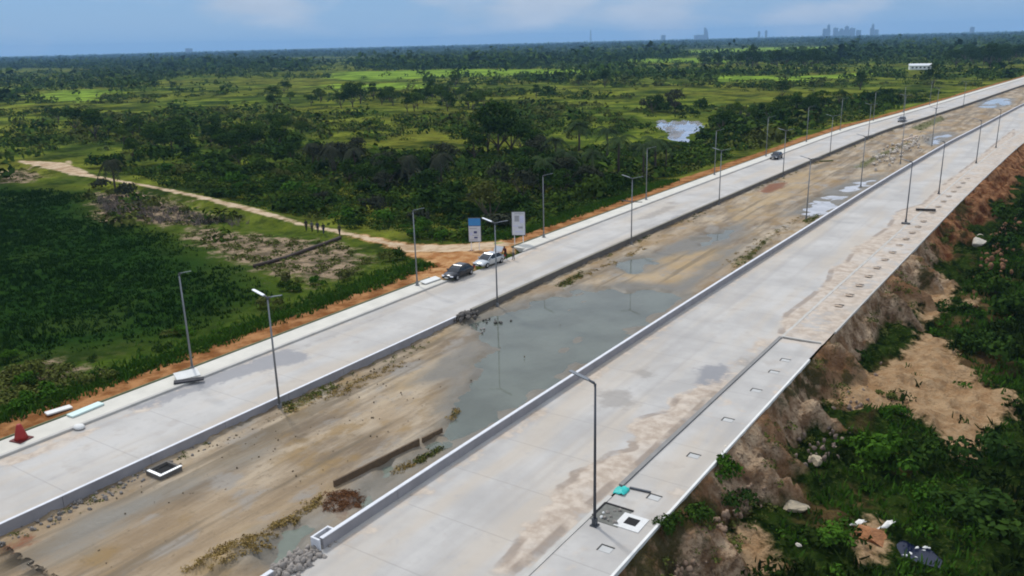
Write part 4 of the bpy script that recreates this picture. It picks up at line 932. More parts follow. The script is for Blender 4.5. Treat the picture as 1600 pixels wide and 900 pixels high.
# ------------------------------------------------------------------ vegetation
def leaves(P, D, size, rs, up=.35, asp=.62):
    """leaf quads at points P looking along D (both n x 3)"""
    n = len(P)
    D = D + rs.normal(0, .55, (n, 3)); D[:, 2] += up
    D /= np.linalg.norm(D, axis=1)[:, None] + 1e-9
    T = np.cross(D, rs.normal(0, 1, (n, 3))); T /= np.linalg.norm(T, axis=1)[:, None] + 1e-9
    B = np.cross(D, T)
    sz = size * rs.uniform(.55, 1.35, n)[:, None]
    a = P - T * sz * .5; c = P + T * sz * .5; b = P - B * sz * asp * .5 + D * sz * .12; d = P + B * sz * asp * .5 + D * sz * .12
    V = np.stack([a, b, c, d], 1).reshape(-1, 3)
    return V, np.arange(n * 4).reshape(n, 4)
def crown_pts(rs, n, nl, spread, hgt, z0, lr=(.28, .5), flat=.85):
    """points on the outside of several overlapping lumps"""
    P = []; D = []
    L = []
    for i in range(nl):
        a = rs.uniform(0, 6.283); r_ = spread * math.sqrt(rs.uniform(0, 1)) * .75
        f = 1 - (r_ / spread) ** 2 * .55
        L.append((r_ * math.cos(a), r_ * math.sin(a), z0 + hgt * f * rs.uniform(.35, .80), rs.uniform(*lr)))
    wts = np.array([l[3] ** 2 for l in L]); wts /= wts.sum()
    k = rs.choice(nl, n, p=wts)
    d = rs.normal(0, 1, (n, 3)); d /= np.linalg.norm(d, axis=1)[:, None]
    d[:, 2] = np.where(d[:, 2] < -.35, -d[:, 2] * .6, d[:, 2])
    LL = np.array(L)[k]
    rr = LL[:, 3] * (1 - np.abs(rs.normal(0, .16, n))) * (1 + .22 * np.sin(d[:, 0] * 7 + k) * np.cos(d[:, 1] * 6 + k * 2))
    P = LL[:, :3] + d * rr[:, None] * np.array([1, 1, flat])
    P[:, 2] = np.maximum(P[:, 2], z0 * .7 + .02)
    return P, d
def bush_mesh(seed, m, n=420, leaf=.2, nl=7, hgt=.95, spread=.95):
    rs = np.random.RandomState(seed); P, D = crown_pts(rs, n, nl, spread, hgt, .02)
    V, F = leaves(P, D, leaf, rs); me = np_mesh('bush', V, F, False); me.materials.append(m); return me
def tree_parts(seed, mleaf, n=1000, leaf=.06, z0=.13, spread=.42, nl=10, lr=(.11, .2), gap=False):
    """a tree one metre tall: trunk with limbs, and the crown"""
    rs = np.random.RandomState(seed); P, D = crown_pts(rs, n, nl, spread, 1 - z0, z0, lr, .9)
    V, F = leaves(P, D, leaf, rs); cr_ = np_mesh('crown', V, F, False); cr_.materials.append(mleaf)
    mb = MB(); b = rs.uniform(-.03, .03, 2)
    mb.tube([(0, 0, -.03), (b[0], b[1], z0 * .8), (b[0] * 1.5, b[1] * 1.5, z0 + .3)], [.028, .020, .009], 6)
    for i in range(5):
        a = rs.uniform(0, 6.28); q = rs.uniform(.16, .3)
        mb.tube([(b[0], b[1], z0 * rs.uniform(.7, 1.1)), (b[0] + math.cos(a) * q * .5, b[1] + math.sin(a) * q * .5, z0 + .12), (b[0] + math.cos(a) * q, b[1] + math.sin(a) * q, z0 + rs.uniform(.22, .42))], [.013, .009, .004], 5)
    tm = mb.mesh('trunk', True); tm.materials.append(BARK); return tm, cr_
def palm_parts(seed, m, nf=17, droop=.6, fl=.42):
    rs = np.random.RandomState(seed); V = []; F = []
    for i in range(nf):
        a = i * 2.4 + rs.uniform(-.2, .2); el_ = rs.uniform(-.25, 1.0); L_ = fl * rs.uniform(.75, 1.1); pts = []
        for t in np.linspace(0, 1, 7):
            r_ = L_ * t * math.cos(el_ * (1 - .4 * t)); z = .78 + L_ * t * math.sin(el_) - droop * L_ * t * t
            pts.append(np.array([math.cos(a) * r_, math.sin(a) * r_, z]))
        sd = np.array([-math.sin(a), math.cos(a), 0])
        for j in range(6):
            for sgn in (-1, 1):
                for h_ in (0, .5):
                    p = pts[j] * (1 - h_) + pts[j + 1] * h_; d = (pts[j + 1] - pts[j]); wl = .095 * (1 - abs((j + h_) / 6 - .4)) * rs.uniform(.8, 1.2)
                    e = p + sd * sgn * wl + d * .5 - np.array([0, 0, wl * .5]); b = len(V)
                    V += [p, p + d * .38, e + d * .12, e]; F.append((b, b + 1, b + 2, b + 3))
    me = np_mesh('fronds', np.array(V), np.array(F), False); me.materials.append(m)
    mb = MB(); mb.tube([(0, 0, -.02), (.015, .01, .4), (0, 0, .79)], [.030, .022, .026], 7); tm = mb.mesh('trunk', True); tm.materials.append(BARK); return tm, me
BUSH = {k: [bush_mesh(10 * i + j, m) for j in range(3)] for i, (k, m) in enumerate([('dark', LEAF), ('mid', LEAF2), ('olive', LEAF3), ('bright', LEAF4), ('purple', LEAF5)])}
TREE = {k: [tree_parts(60 + 10 * i + j, m, **kw) for j in range(3)] for i, (k, m, kw) in enumerate([('dark', LEAF, {}), ('mid', LEAF2, {}), ('tall', LEAF, dict(z0=.12, spread=.30, nl=14, lr=(.11, .19), n=1300, leaf=.05)), ('sparse', LEAF3, dict(z0=.10, spread=.22, nl=16, lr=(.07, .13), n=700, leaf=.05)), ('purple', LEAF5, dict(z0=.15, spread=.45, nl=12, n=1000))])}
PALM = {k: [palm_parts(120 + 10 * i + j, m, droop=dr) for j in range(2)] for i, (k, m, dr) in enumerate([('green', FROND, .7), ('dry', LEAF5, 1.2)])}
BW = {'dark': 'dark green', 'mid': 'mid green', 'olive': 'olive green', 'bright': 'bright green', 'purple': 'greyish'}
def gz(s, u):
    s = np.atleast_1d(np.asarray(s, float)); u = np.atleast_1d(np.asarray(u, float)); return z_left(s, u)
nb = [0]
def put_bush(kind, s, u, z, r_, h_, label, group):
    o = bpy.data.objects.new('bush', BUSH[kind][nb[0] % 3]); nb[0] += 1; C.objects.link(o)
    o.location = S2W(s, u, z - .1); o.scale = (r_, r_ * rng.uniform(.85, 1.15), h_); o.rotation_euler = (0, 0, rng.uniform(0, 6.28)); return tag(o, label, 'bush', group)
def put_tree(kind, s, u, z, h_, wf, label, group, lib=TREE, name='tree', cat='tree', part='crown'):
    tm, cm = lib[kind][nb[0] % len(lib[kind])]; nb[0] += 1
    o = empty(name, S2W(s, u, z), rng.uniform(0, 6.28), label, cat, group); o.scale = (h_ * wf, h_ * wf, h_)
    for n_, me in (('trunk', tm), (part, cm)):
        c = bpy.data.objects.new(n_, me); C.objects.link(c); c.parent = o
    return o
def sample(ps, n, mind=0):
    """n places inside a polygon in (s, u)"""
    A = np.array(ps); lo = A.min(0); hi = A.max(0); R_ = []
    for _ in range(400):
        q = nrg.uniform(lo, hi, (600, 2)); q = q[sdf(ps, q[:, 0], q[:, 1]) > 0]
        for c in q:
            if mind and any((c[0] - e[0]) ** 2 + (c[1] - e[1]) ** 2 < mind * mind for e in R_[-60:]): continue
            R_.append(c)
            if len(R_) >= n: return np.array(R_)
    return np.array(R_)
ZONES = [
 # pixels of the ground it covers, how many, kinds, radius, where
 ([(560, 366), (640, 376), (735, 381), (715, 355), (600, 345), (520, 342)], 34, 'dark mid dark bright', (1.0, 2.2), 'at the thicket foot near the signs'),
 ([(520, 342), (600, 346), (720, 355), (735, 300), (700, 262), (600, 262), (500, 268), (450, 300), (440, 325)], 62, 'dark dark purple mid', (1.6, 3.2), 'in the dark thicket behind the blue sign'),
 ([(735, 378), (830, 366), (900, 330), (960, 306), (985, 285), (900, 270), (800, 260), (735, 290)], 58, 'dark mid dark purple', (1.4, 2.9), 'in the thicket behind the white sign'),
 ([(985, 298), (1060, 272), (1120, 254), (1150, 244), (1100, 225), (1000, 232), (940, 255)], 22, 'olive mid dark', (.9, 1.9), 'on the open slope below the palms'),
 ([(430, 322), (470, 338), (500, 330), (470, 290), (420, 268), (330, 268), (250, 270), (300, 296), (380, 315)], 42, 'dark mid olive bright', (1.4, 2.8), 'along the upper side of the dirt road'),
 ([(150, 262), (240, 272), (330, 268), (440, 265), (500, 262), (560, 250), (480, 228), (330, 225), (200, 232), (150, 240)], 50, 'dark dark mid', (2.0, 3.8), 'in the dark hedge beyond the dirt road'),
 ([(145, 290), (205, 300), (260, 318), (300, 332), (240, 332), (160, 305)], 12, 'dark olive purple', (1.0, 2.2), 'by the brush pile below the dirt road'),
 ([(1110, 245), (1200, 220), (1290, 196), (1370, 172), (1440, 150), (1380, 148), (1280, 160), (1180, 178), (1120, 195), (1105, 225)], 74, 'dark mid olive dark', (1.8, 3.8), 'in the scrub between pond and left road'),
 ([(1020, 186), (1060, 183), (1110, 188), (1110, 170), (1060, 164), (1000, 172)], 22, 'dark purple dark', (2.0, 3.5), 'along the far bank of the sky-lit pond'),
 ([(0, 545), (60, 560), (130, 570), (190, 556), (280, 520), (360, 492), (430, 470), (430, 485), (330, 530), (220, 580), (120, 632), (0, 690), (0, 640)], 36, 'dark bright olive', (.5, 1.3), 'on the verge between orange earth and dark field'),
 ([(430, 470), (500, 452), (560, 440), (640, 412), (648, 402), (600, 405), (570, 412), (575, 425), (480, 456), (440, 440)], 26, 'bright olive dark', (.6, 1.5), 'on the verge below the junction')]
def tell_apart(L, noun, where):
    """L: (s, u, size, colour word, object): the extremes of each colour get words of their own"""
    for k in sorted(set(e[3] for e in L)):
        g_ = [e for e in L if e[3] == k]; used = set()
        ax_ = lambda e: e[4].location.x / max(1.0, e[4].location.y + e[4].location.x * 0)
        for word, key in (('largest', lambda e: -e[2]), ('leftmost', ax_), ('rightmost', lambda e: -ax_(e)), ('nearest', lambda e: e[4].location.length), ('farthest', lambda e: -e[4].location.length), ('smallest', lambda e: e[2])):
            if len(g_) < 2: break
            e = sorted(g_, key=key)[0]
            if id(e[4]) in used: continue
            used.add(id(e[4])); e[4]['label'] = word + ' ' + k + ' ' + noun + ' ' + where
        for e in g_:
            if id(e[4]) in used: continue
            xs = sorted(ax_(q) for q in g_); ds = sorted(q[4].location.length for q in g_); n_ = len(g_)
            h_ = ax_(e); part = 'left part' if h_ < xs[n_ // 3] else ('right part' if h_ > xs[2 * n_ // 3] else 'middle part')
            row = 'front row' if e[4].location.length < ds[n_ // 2] else 'back row'
            e[4]['label'] = k + ' ' + noun + ' ' + where + ', ' + part + ', ' + row
ZS = .46
for ps_, n, kinds, (r0, r1), where in ZONES:
    ps = poly(ps_, -1.4); P = sample(ps, int(n * ZS), r0 * 1.3); Z = gz(P[:, 0], P[:, 1]); kk = kinds.split(); L = []
    for (s, u), z in zip(P, Z):
        if sdf(P_TRACK, s, u) > -1.2 or sdf(P_POND, s, u) > -2 or (S_A - s) < 2.5 or abs(sdf(P_JUNC, s, u)) < 1: continue
        k = kk[rng.randrange(len(kk))]; r_ = rng.uniform(r0 * 1.15, r1 * 1.3); h_ = rng.uniform(.75, 1.3)
        o = put_bush(k, s, u, z, r_, r_ * h_, BW[k], 'bushes ' + where)
        L.append((s, u, r_, BW[k], o))
    tell_apart(L, 'bush', where)
P_SHED = poly([(1416, 103), (1458, 103), (1464, 121), (1410, 121)], -1.4)
TZ = [([(560, 320), (720, 330), (735, 290), (690, 250), (600, 250), (500, 260), (470, 290)], 15, 'dark purple', (4.5, 7.5), 'standing above the dark thicket behind the blue sign'),
      ([(740, 320), (830, 335), (930, 300), (900, 262), (800, 255)], 12, 'dark mid purple', (5, 8), 'standing above the thicket behind the white sign'),
      ([(200, 250), (330, 262), (470, 255), (470, 232), (330, 226), (220, 232)], 16, 'dark dark', (5, 8), 'in the dark hedge beyond the dirt road'),
      ([(1120, 215), (1250, 195), (1360, 165), (1300, 160), (1150, 180)], 14, 'dark mid', (5, 8), 'above the scrub between pond and left road'),
      ([(560, 175), (760, 182), (760, 160), (560, 150)], 16, 'dark mid', (6, 10), 'in the tree belt across the fields'),
      ([(420, 165), (560, 172), (560, 150), (430, 140)], 10, 'dark mid', (5, 9), 'among scattered trees left of the middle'),
      ([(160, 226), (300, 232), (480, 222), (480, 205), (300, 205), (170, 212)], 16, 'dark mid', (4, 7), 'on the far edge of the hedge band'),
      ([(1490, 106), (1590, 108), (1590, 84), (1500, 86)], 22, 'dark', (10, 17), 'in the dark wood at the road end'),
      ([(1060, 108), (1300, 108), (1350, 98), (1100, 98)], 22, 'dark', (9, 15), 'in the tree row beyond the meadow')]
for ps_, n, kinds, (h0, h1), where in TZ:
    ps = poly(ps_, -1.4); P = sample(ps, n, 2.0); Z = gz(P[:, 0], P[:, 1]); kk = kinds.split(); L = []
    for (s, u), z in zip(P, Z):
        if sdf(P_TRACK, s, u) > -2 or sdf(P_POND, s, u) > -3 or sdf(P_SHED, s, u) > 0: continue
        k = kk[rng.randrange(len(kk))]; h_ = rng.uniform(h0, h1) * 1.15; o = put_tree(k, s, u, z, h_, rng.uniform(.9, 1.35), BW[k], 'trees ' + where); L.append((s, u, h_, BW[k], o))
    tell_apart(L, 'tree', where)
# single trees that stand out: pixel of the foot, height (m), width factor, kind, label
for px, py, h_, wf, k, lab in [
    (92, 194, 7.0, .8, 'dark', 'small dark tree standing alone on the far left meadow, leftmost of three'), (119, 206, 9.0, 1.05, 'dark', 'dark tree in the middle of the three on the far left meadow'), (150, 216, 9.5, 1.35, 'dark', 'widest dark tree of the three on the far left meadow'),
    (762, 238, 12.5, 1.0, 'tall', 'tallest dark tree in the clump rising above the middle thicket'), (778, 242, 13.5, 1.05, 'tall', 'tall dark tree at the crown of the middle clump'), (800, 240, 12.0, 1.0, 'tall', 'tall dark tree on the right shoulder of the middle clump'), (820, 246, 9.5, 1.1, 'tall', 'lower dark tree at the right edge of the tall middle clump'), (742, 250, 8.5, 1.1, 'tall', 'lower dark tree at the left edge of the tall middle clump'), (838, 252, 7.0, 1.2, 'dark', 'broad low tree right of the tall middle clump'),
    (768, 350, 8.0, 1.0, 'sparse', 'pale thinly leaved tree hung with climbers behind the sign boards'), (748, 340, 6.5, 1.0, 'sparse', 'thin pale tree left of the climber hung one behind the signs'),
    (551, 168, 11.5, .9, 'tall', 'tall dark tree rising out of the scattered trees left of the middle'), (534, 170, 8.5, 1.0, 'dark', 'round tree beside the tall one left of the middle'), (675, 156, 10.0, .7, 'tall', 'slim dark tree alone at the edge of the bright field'), (712, 135, 10, 1.0, 'dark', 'dark tree standing before the bright green field stripe'), (432, 170, 8.0, 1.2, 'dark', 'wide dark tree among hedges at the left of the fields'),
    (1457, 136, 13.0, .7, 'tall', 'tall slim tree beside the far left road'), (1344, 140, 9.0, 1.2, 'dark', 'broad dark tree on the meadow before the far road'), (1020, 178, 8.0, 1.1, 'dark', 'round dark tree at the far side of the pond'), (1055, 176, 8.5, 1.2, 'purple', 'wide dull tree directly behind the pond'), (1222, 152, 7.5, 1.2, 'dark', 'dark round tree between meadow and scrub beyond the pond'),
    (905, 134, 7, 1.0, 'dark', 'small dark tree alone on the wide meadow, near its middle'), (945, 136, 11, .8, 'dark', 'leaning dark tree with a twin on the wide meadow'), (838, 152, 6.5, 1.1, 'dark', 'small round tree on the brownish meadow behind the clump'), (873, 128, 8, 1.0, 'dark', 'dark tree at the back of the meadow'), (1175, 104, 20, .8, 'tall', 'tallest tree in the far row beyond the wide meadow')]:
    s, u = ats(px, py, -1.4); put_tree(k, s, u, float(gz(s, u)[0]), h_ * 1.15, wf, lab, 'trees that stand out from the fields')
for i, (px, py, h_, k, lab) in enumerate([(967, 277, 10.5, 'green', 'palm beside the pond side slope, tallest and leftmost of the three close together'), (1005, 280, 9.0, 'green', 'palm between two others on the slope below the pond'), (1023, 274, 9.5, 'green', 'palm nearest the pond on the slope below it'), (904, 250, 11.0, 'green', 'palm with a dark trunk standing right of the tall clump'), (925, 286, 8.0, 'green', 'short palm in front of the thicket right of the white sign'), (884, 292, 8.5, 'green', 'palm with drooping fronds behind the lamp post past the white sign'), (850, 300, 8.0, 'green', 'palm in the thicket directly behind the white sign'), (868, 268, 9.0, 'green', 'palm half hidden at the back of the thicket right of the clump'), (948, 254, 9.5, 'green', 'palm behind the three on the slope'),
    (490, 268, 7.5, 'dry', 'drooping dull palm at the left end of the dark thicket'), (520, 275, 8.0, 'dry', 'drooping dull palm second from the left end of the dark thicket'), (555, 280, 8.0, 'dry', 'grey fronded palm left of the middle of the dark thicket'), (600, 285, 7.5, 'dry', 'grey fronded palm in the middle of the dark thicket'), (640, 290, 7.5, 'dry', 'grey fronded palm right of the middle of the dark thicket'), (690, 290, 8.0, 'dry', 'drooping dull palm at the right end of the dark thicket'), (180, 297, 8.0, 'dry', 'ragged palm standing over the dirt road near the brush pile'), (1040, 262, 6.5, 'green', 'small palm alone on the grassy slope by the road')]):
    s, u = ats(px, py, -1.4); put_tree(k, s, u, float(gz(s, u)[0]), h_, 1.0, lab, 'palms around the thicket', PALM, 'palm_tree', 'palm', 'fronds')
# right of the embankment
def gzb(s, u): return float(z_bank(np.array([s]), np.array([u]))[0])
for (px, py), k, r_, h_, lab in [((1385, 728), 'bright', 2.2, 2.4, 'large bright green bush below the sandy clearing, in the middle of its clump'), ((1345, 712), 'bright', 1.6, 1.7, 'bright green bush at the left of the clump below the sandy clearing'), ((1440, 725), 'dark', 2.0, 2.2, 'dark bush at the right of the clump below the sandy clearing'), ((1475, 705), 'dark', 1.4, 1.7, 'small dark bush at the tip of the sandy clearing'),
    ((1408, 655), 'bright', .9, .8, 'low green bush on the middle of the sandy clearing'), ((1385, 628), 'olive', .8, .8, 'low olive bush on the upper part of the sandy clearing'), ((1490, 490), 'dark', 2.0, 1.8, 'dark bush in the hollow below the pale bank'), ((1535, 715), 'dark', 2.2, 2.4, 'dark bush at the right edge under the sandy clearing'), ((1560, 560), 'dark', 2.6, 2.8, 'large dark bush at the right edge above the sandy clearing'), ((1530, 545), 'dark', 1.8, 2.0, 'dark bush left of the large one above the sandy clearing'), ((1545, 460), 'dark', 2.6, 2.8, 'dark bush at the right edge below the reddish bank'), ((1570, 400), 'dark', 2.8, 3.0, 'dark bush beyond the white lumps'), ((1575, 345), 'dark', 2.6, 3.0, 'dark bush farthest along the foot of the red bank'), ((1590, 500), 'dark', 3.0, 3.4, 'tall dark bush cut by the right edge of the view'),
    ((1125, 770), 'bright', 1.1, 1.5, 'bright green bush hanging at the edge of the pavement'), ((1150, 790), 'dark', 1.3, 1.3, 'dark bush under the bright one at the pavement edge'), ((1045, 868), 'dark', 1.0, 1.3, 'dark bush clinging to the bank near the bottom'), ((1085, 850), 'dark', 1.2, 1.2, 'dark bush on the near bank beside a bright patch'), ((1465, 395), 'olive', 1.4, 1.3, 'dry olive bush on the red bank above the white lumps'), ((1345, 560), 'dark', 1.2, 1.3, 'dark scrub in the hollow of the grey bank'), ((1500, 800), 'dark', 2.2, 1.6, 'dark low bush above the dark puddle'), ((1560, 830), 'dark', 2.6, 2.0, 'dark bush in the bottom right growth'), ((1300, 860), 'bright', 1.5, .9, 'low bright green bush left of the orange mound')]:
    zz = -3.3 if px > 1160 else -2.0
    s, u = ats(px, py, zz); put_bush(k, s, u, gzb(s, u), r_, h_, lab, 'bushes below the embankment')
# ---- growth nobody would count: grass, low plants, far scrub and woods
def tufts(name, S, U, Z, h_, wd, per, m, label, seed=1):
    rs = np.random.RandomState(seed); n = len(S)
    X = S + G(S, U); B = np.repeat(np.stack([X, U, Z - .03], 1), per, 0); k = n * per
    B[:, :2] += rs.normal(0, wd * 1.3, (k, 2)); a = rs.uniform(0, 6.283, k); hh = np.repeat(h_ if hasattr(h_, '__len__') else np.full(n, h_), per) * rs.uniform(.5, 1.25, k)
    dx = np.stack([np.cos(a), np.sin(a), 0 * a], 1) * wd * rs.uniform(.6, 1.3, k)[:, None]
    ln = np.stack([rs.normal(0, .35, k), rs.normal(0, .35, k), np.ones(k)], 1) * hh[:, None]
    V = np.stack([B - dx * .5, B + dx * .5, B + ln + dx * .08, B + ln * .75 - dx * .35], 1).reshape(-1, 3)
    me = np_mesh(name, V, np.arange(k * 4).reshape(k, 4), False); me.materials.append(m)
    return tag(link(name, me), label, None, None, 'stuff')
def clumps(name, S, U, Z, rad, n, leaf, m, label, seed=1, flat=.7):
    """many leafy clumps in one mesh"""
    rs = np.random.RandomState(seed); k = len(S); N_ = k * n
    d = rs.normal(0, 1, (N_, 3)); d /= np.linalg.norm(d, axis=1)[:, None]; d[:, 2] = np.abs(d[:, 2])
    lob = rs.uniform(.55, 1.0, (k, 1)).repeat(n, 0); R2 = np.repeat(rad, n)
    off = rs.normal(0, .33, (k * 4, 3)); off[:, 2] = np.abs(off[:, 2]) * .6
    which = np.repeat(np.arange(k), n) * 4 + rs.randint(0, 4, N_)
    P = (d * rs.uniform(.45, .72, (N_, 1)) + off[which]) * R2[:, None]; P[:, 2] *= flat * lob[:, 0] * 1.2
    P += np.stack([np.repeat(S + G(S, U), n), np.repeat(U, n), np.repeat(Z, n)], 1)
    V, F = leaves(P, d, 1, rs)
    sz = np.repeat(R2 * leaf, 4)[:, None]; ctr = np.repeat(P, 4, 0); V = ctr + (V - ctr) * sz
    me = np_mesh(name, V, F, False); me.materials.append(m); return tag(link(name, me), label, None, None, 'stuff')
q = sample(P_DARK, 15000); z = gz(q[:, 0], q[:, 1]); ok = (sdf(P_TRACK, q[:, 0], q[:, 1]) < -1) & (sdf(P_DARK, q[:, 0], q[:, 1]) + 14 * fbm(q[:, 0] / 14, q[:, 1] / 14, 2) > nrg.uniform(-1, 9, len(q)))
q = q[ok]; z = z[ok]; hh = .22 + .30 * np.clip(fbm(q[:, 0] / 6, q[:, 1] / 6, 3) + .4, 0, 1.4)
DGRASS = mat_leaf('dark_grass', (.009, .029, .005), (.017, .042, .007), (.013, .034, .006))
tufts('tall_grass', q[:, 0], q[:, 1], z, hh, .15, 6, DGRASS, 'dark tall grass of the field beside the left road')
u_ = nrg.uniform(15, 150, 7000) ** 1.0; d_ = np.abs(nrg.normal(0, 1, 7000)) * 2.6 + 4.0 - 1.2 * (nrg.rand(7000) < .18); s_ = S_A - d_
ok = (sdf(P_JUNC, s_, u_) < -.5) & (sdf(P_TRACK, s_, u_) < -.5); s_ = s_[ok]; u_ = u_[ok]
tufts('verge_grass', s_, u_, gz(s_, u_), .5, .16, 4, LEAF4, 'mixed green grass along the orange earth strip', 2)
ok = nrg.rand(len(s_)) < .10
clumps('verge_plants', s_[ok], u_[ok], gz(s_[ok], u_[ok]), nrg.uniform(.25, .7, ok.sum()), 34, .42, LEAF2, 'low leafy plants along the verge', 3)
allz = []
for ps_, n in (([(440, 330), (520, 342), (640, 376), (740, 382), (860, 358), (985, 300), (1150, 246), (1110, 220), (980, 225), (800, 235), (600, 240), (440, 262), (300, 262), (180, 262), (260, 288), (380, 316)], 3600), ([(1105, 250), (1300, 195), (1480, 146), (1400, 140), (1200, 165), (1110, 190)], 1300)):
    q = sample(poly(ps_, -1.4), n); allz.append(q)
q = np.concatenate(allz); ok = (sdf(P_TRACK, q[:, 0], q[:, 1]) < -1.5) & (sdf(P_POND, q[:, 0], q[:, 1]) < -2) & (S_A - q[:, 0] > 4) & (sdf(P_JUNC, q[:, 0], q[:, 1]) < -1)
q = q[ok]; h1 = nrg.rand(len(q)) < .5
for nm, mk, m, sd in (('undergrowth', h1, LEAF, 4), ('undergrowth', ~h1, LEAF2, 5)):
    clumps(nm, q[mk, 0], q[mk, 1], gz(q[mk, 0], q[mk, 1]), nrg.uniform(.6, 1.5, mk.sum()) * (1 + .9 * (nrg.rand(mk.sum()) < .22)), 46, .30, m, 'tangled low growth between bushes of the thicket', sd, .6)
# brush pile and bare ground scraps
q = sample(poly([(150, 305), (230, 312), (330, 335), (390, 345), (340, 352), (240, 348), (160, 335)], -1.3), 260)
tufts('brush_pile', q[:, 0], q[:, 1], gz(q[:, 0], q[:, 1]), .9, .10, 9, DEADWOOD, 'heap of dead branches beside the dirt road', 7)
clumps('brush_pile', q[:90, 0], q[:90, 1], gz(q[:90, 0], q[:90, 1]), nrg.uniform(.5, 1.2, 90), 30, .35, LEAF5, 'withered brush beside the dirt road', 8)
q = np.concatenate([sample(p, n) for p, n in zip(P_BARE, (260, 90, 60, 200))])
clumps('scrub_patches', q[:, 0], q[:, 1], gz(q[:, 0], q[:, 1]), nrg.uniform(.3, 1.0, len(q)), 26, .42, LEAF3, 'low scrub on the bare patches', 9, .5)
# right side
q = sample([(S_F + 4.2, 30), (14, 30), (30, 80), (12, 170), (-4, 200), (S_F + 7, 200), (S_F + 6, 120)], 9000)
sa = np.maximum.reduce([sdf(p, q[:, 0], q[:, 1]) for p in P_SAND_R]); ok = (sa < -.3 + .8 * fbm(q[:, 0] / 1.5, q[:, 1] / 1.5, 3) * 3) | (nrg.rand(len(q)) < .05)
ok &= sdf(P_BLUE, q[:, 0], q[:, 1]) < -.25
q = q[ok]; zq = z_bank(q[:, 0], q[:, 1]); nm_ = fbm(q[:, 0] / 7, q[:, 1] / 7, 4)
k1 = (nm_ > .05) & (q[:, 0] < -1)
RG = mat_leaf('painted_shade_grass', (.006, .014, .003), (.021, .036, .007), (.012, .022, .005))  # shade within the growth is darkened into this grass colour
tufts('bank_grass', q[k1, 0], q[k1, 1], zq[k1], .55, .16, 5, LEAF4, 'bright green grass below the embankment', 11)
tufts('bank_grass', q[~k1, 0], q[~k1, 1], zq[~k1], .75, .2, 5, RG, 'dark grass below the embankment', 12)
k2 = nrg.rand(len(q)) < .16; k3 = k2 & k1; k4 = k2 & ~k1
clumps('bank_plants', q[k3, 0], q[k3, 1], zq[k3], nrg.uniform(.3, .9, k3.sum()), 40, .34, LEAF4, 'leafy plants below the embankment', 13)
clumps('bank_plants', q[k4, 0], q[k4, 1], zq[k4], nrg.uniform(.5, 1.5, k4.sum()), 44, .32, RG, 'dark leafy plants below the embankment', 14)
q = sample([(S_F + .6, 20), (S_F + 3.4, 20), (S_F + 3.4, 150), (S_F + .6, 150)], 420); zq = z_bank(q[:, 0], q[:, 1]); ok = fbm(q[:, 0] / 4, q[:, 1] / 6, 2) > -.02
clumps('bank_scrub', q[ok, 0], q[ok, 1], zq[ok], nrg.uniform(.2, .7, ok.sum()), 32, .36, LEAF3, 'scrub clinging to the bank', 15)
# weeds of the median
q = np.concatenate([sample(p, 40) for p in P_WEED]); zq = z_med(q[:, 0], q[:, 1]); ok = zq > ZP + .02
clumps('median_weeds', q[ok, 0], q[ok, 1], zq[ok], nrg.uniform(.12, .5, ok.sum()), 26, .4, LEAF3, 'weeds growing in the median', 16)
BRUSH = mat_leaf('dead_brush', (.075, .030, .014), (.20, .10, .045), (.12, .055, .03)); OCHW = mat_leaf('dry_weeds', (.13, .09, .025), (.30, .21, .08), (.19, .14, .05))
q = sample(poly([(498, 798), (515, 776), (540, 768), (566, 770), (572, 784), (535, 800)], -.5), 190); clumps('dead_brush', q[:, 0], q[:, 1], z_med(q[:, 0], q[:, 1]), nrg.uniform(.1, .36, len(q)), 30, .30, BRUSH, 'reddish dead brush heaped beside the second pool', 18, .35)
q = np.concatenate([sample(poly(p_, -.5), n_) for p_, n_ in (([(290, 892), (350, 852), (420, 826), (440, 812), (500, 772), (512, 776), (450, 824), (420, 862), (330, 900)], 230), ([(600, 740), (690, 690), (700, 694), (625, 742)], 60), ([(440, 632), (560, 590), (640, 560), (640, 566), (560, 606), (450, 650)], 90), ([(700, 655), (716, 630), (722, 650), (704, 686)], 40), ([(1120, 412), (1200, 360), (1260, 330), (1250, 345), (1150, 420)], 60), ([(860, 450), (930, 420), (1000, 385), (1010, 388), (900, 440)], 70))]); zq = z_med(q[:, 0], q[:, 1]); ok = zq > ZP + .03
clumps('dry_weeds', q[ok, 0], q[ok, 1], zq[ok], nrg.uniform(.1, .42, ok.sum()), 26, .38, OCHW, 'dry yellowish weeds of the median', 19, .5)
u_ = nrg.uniform(18, 260, 600); s_ = np.where(nrg.rand(600) < .6, S_C + .5 + np.abs(nrg.normal(0, .7, 600)), S_D - .5 - np.abs(nrg.normal(0, .4, 600))); zq = z_med(s_, u_); ok = (fbm(s_ * 0, u_ / 6, 3) > .0) & (zq > ZP)
clumps('median_weeds', s_[ok], u_[ok], zq[ok], nrg.uniform(.1, .36, ok.sum()), 22, .42, LEAF3, 'weeds along the foot of the median walls', 17)
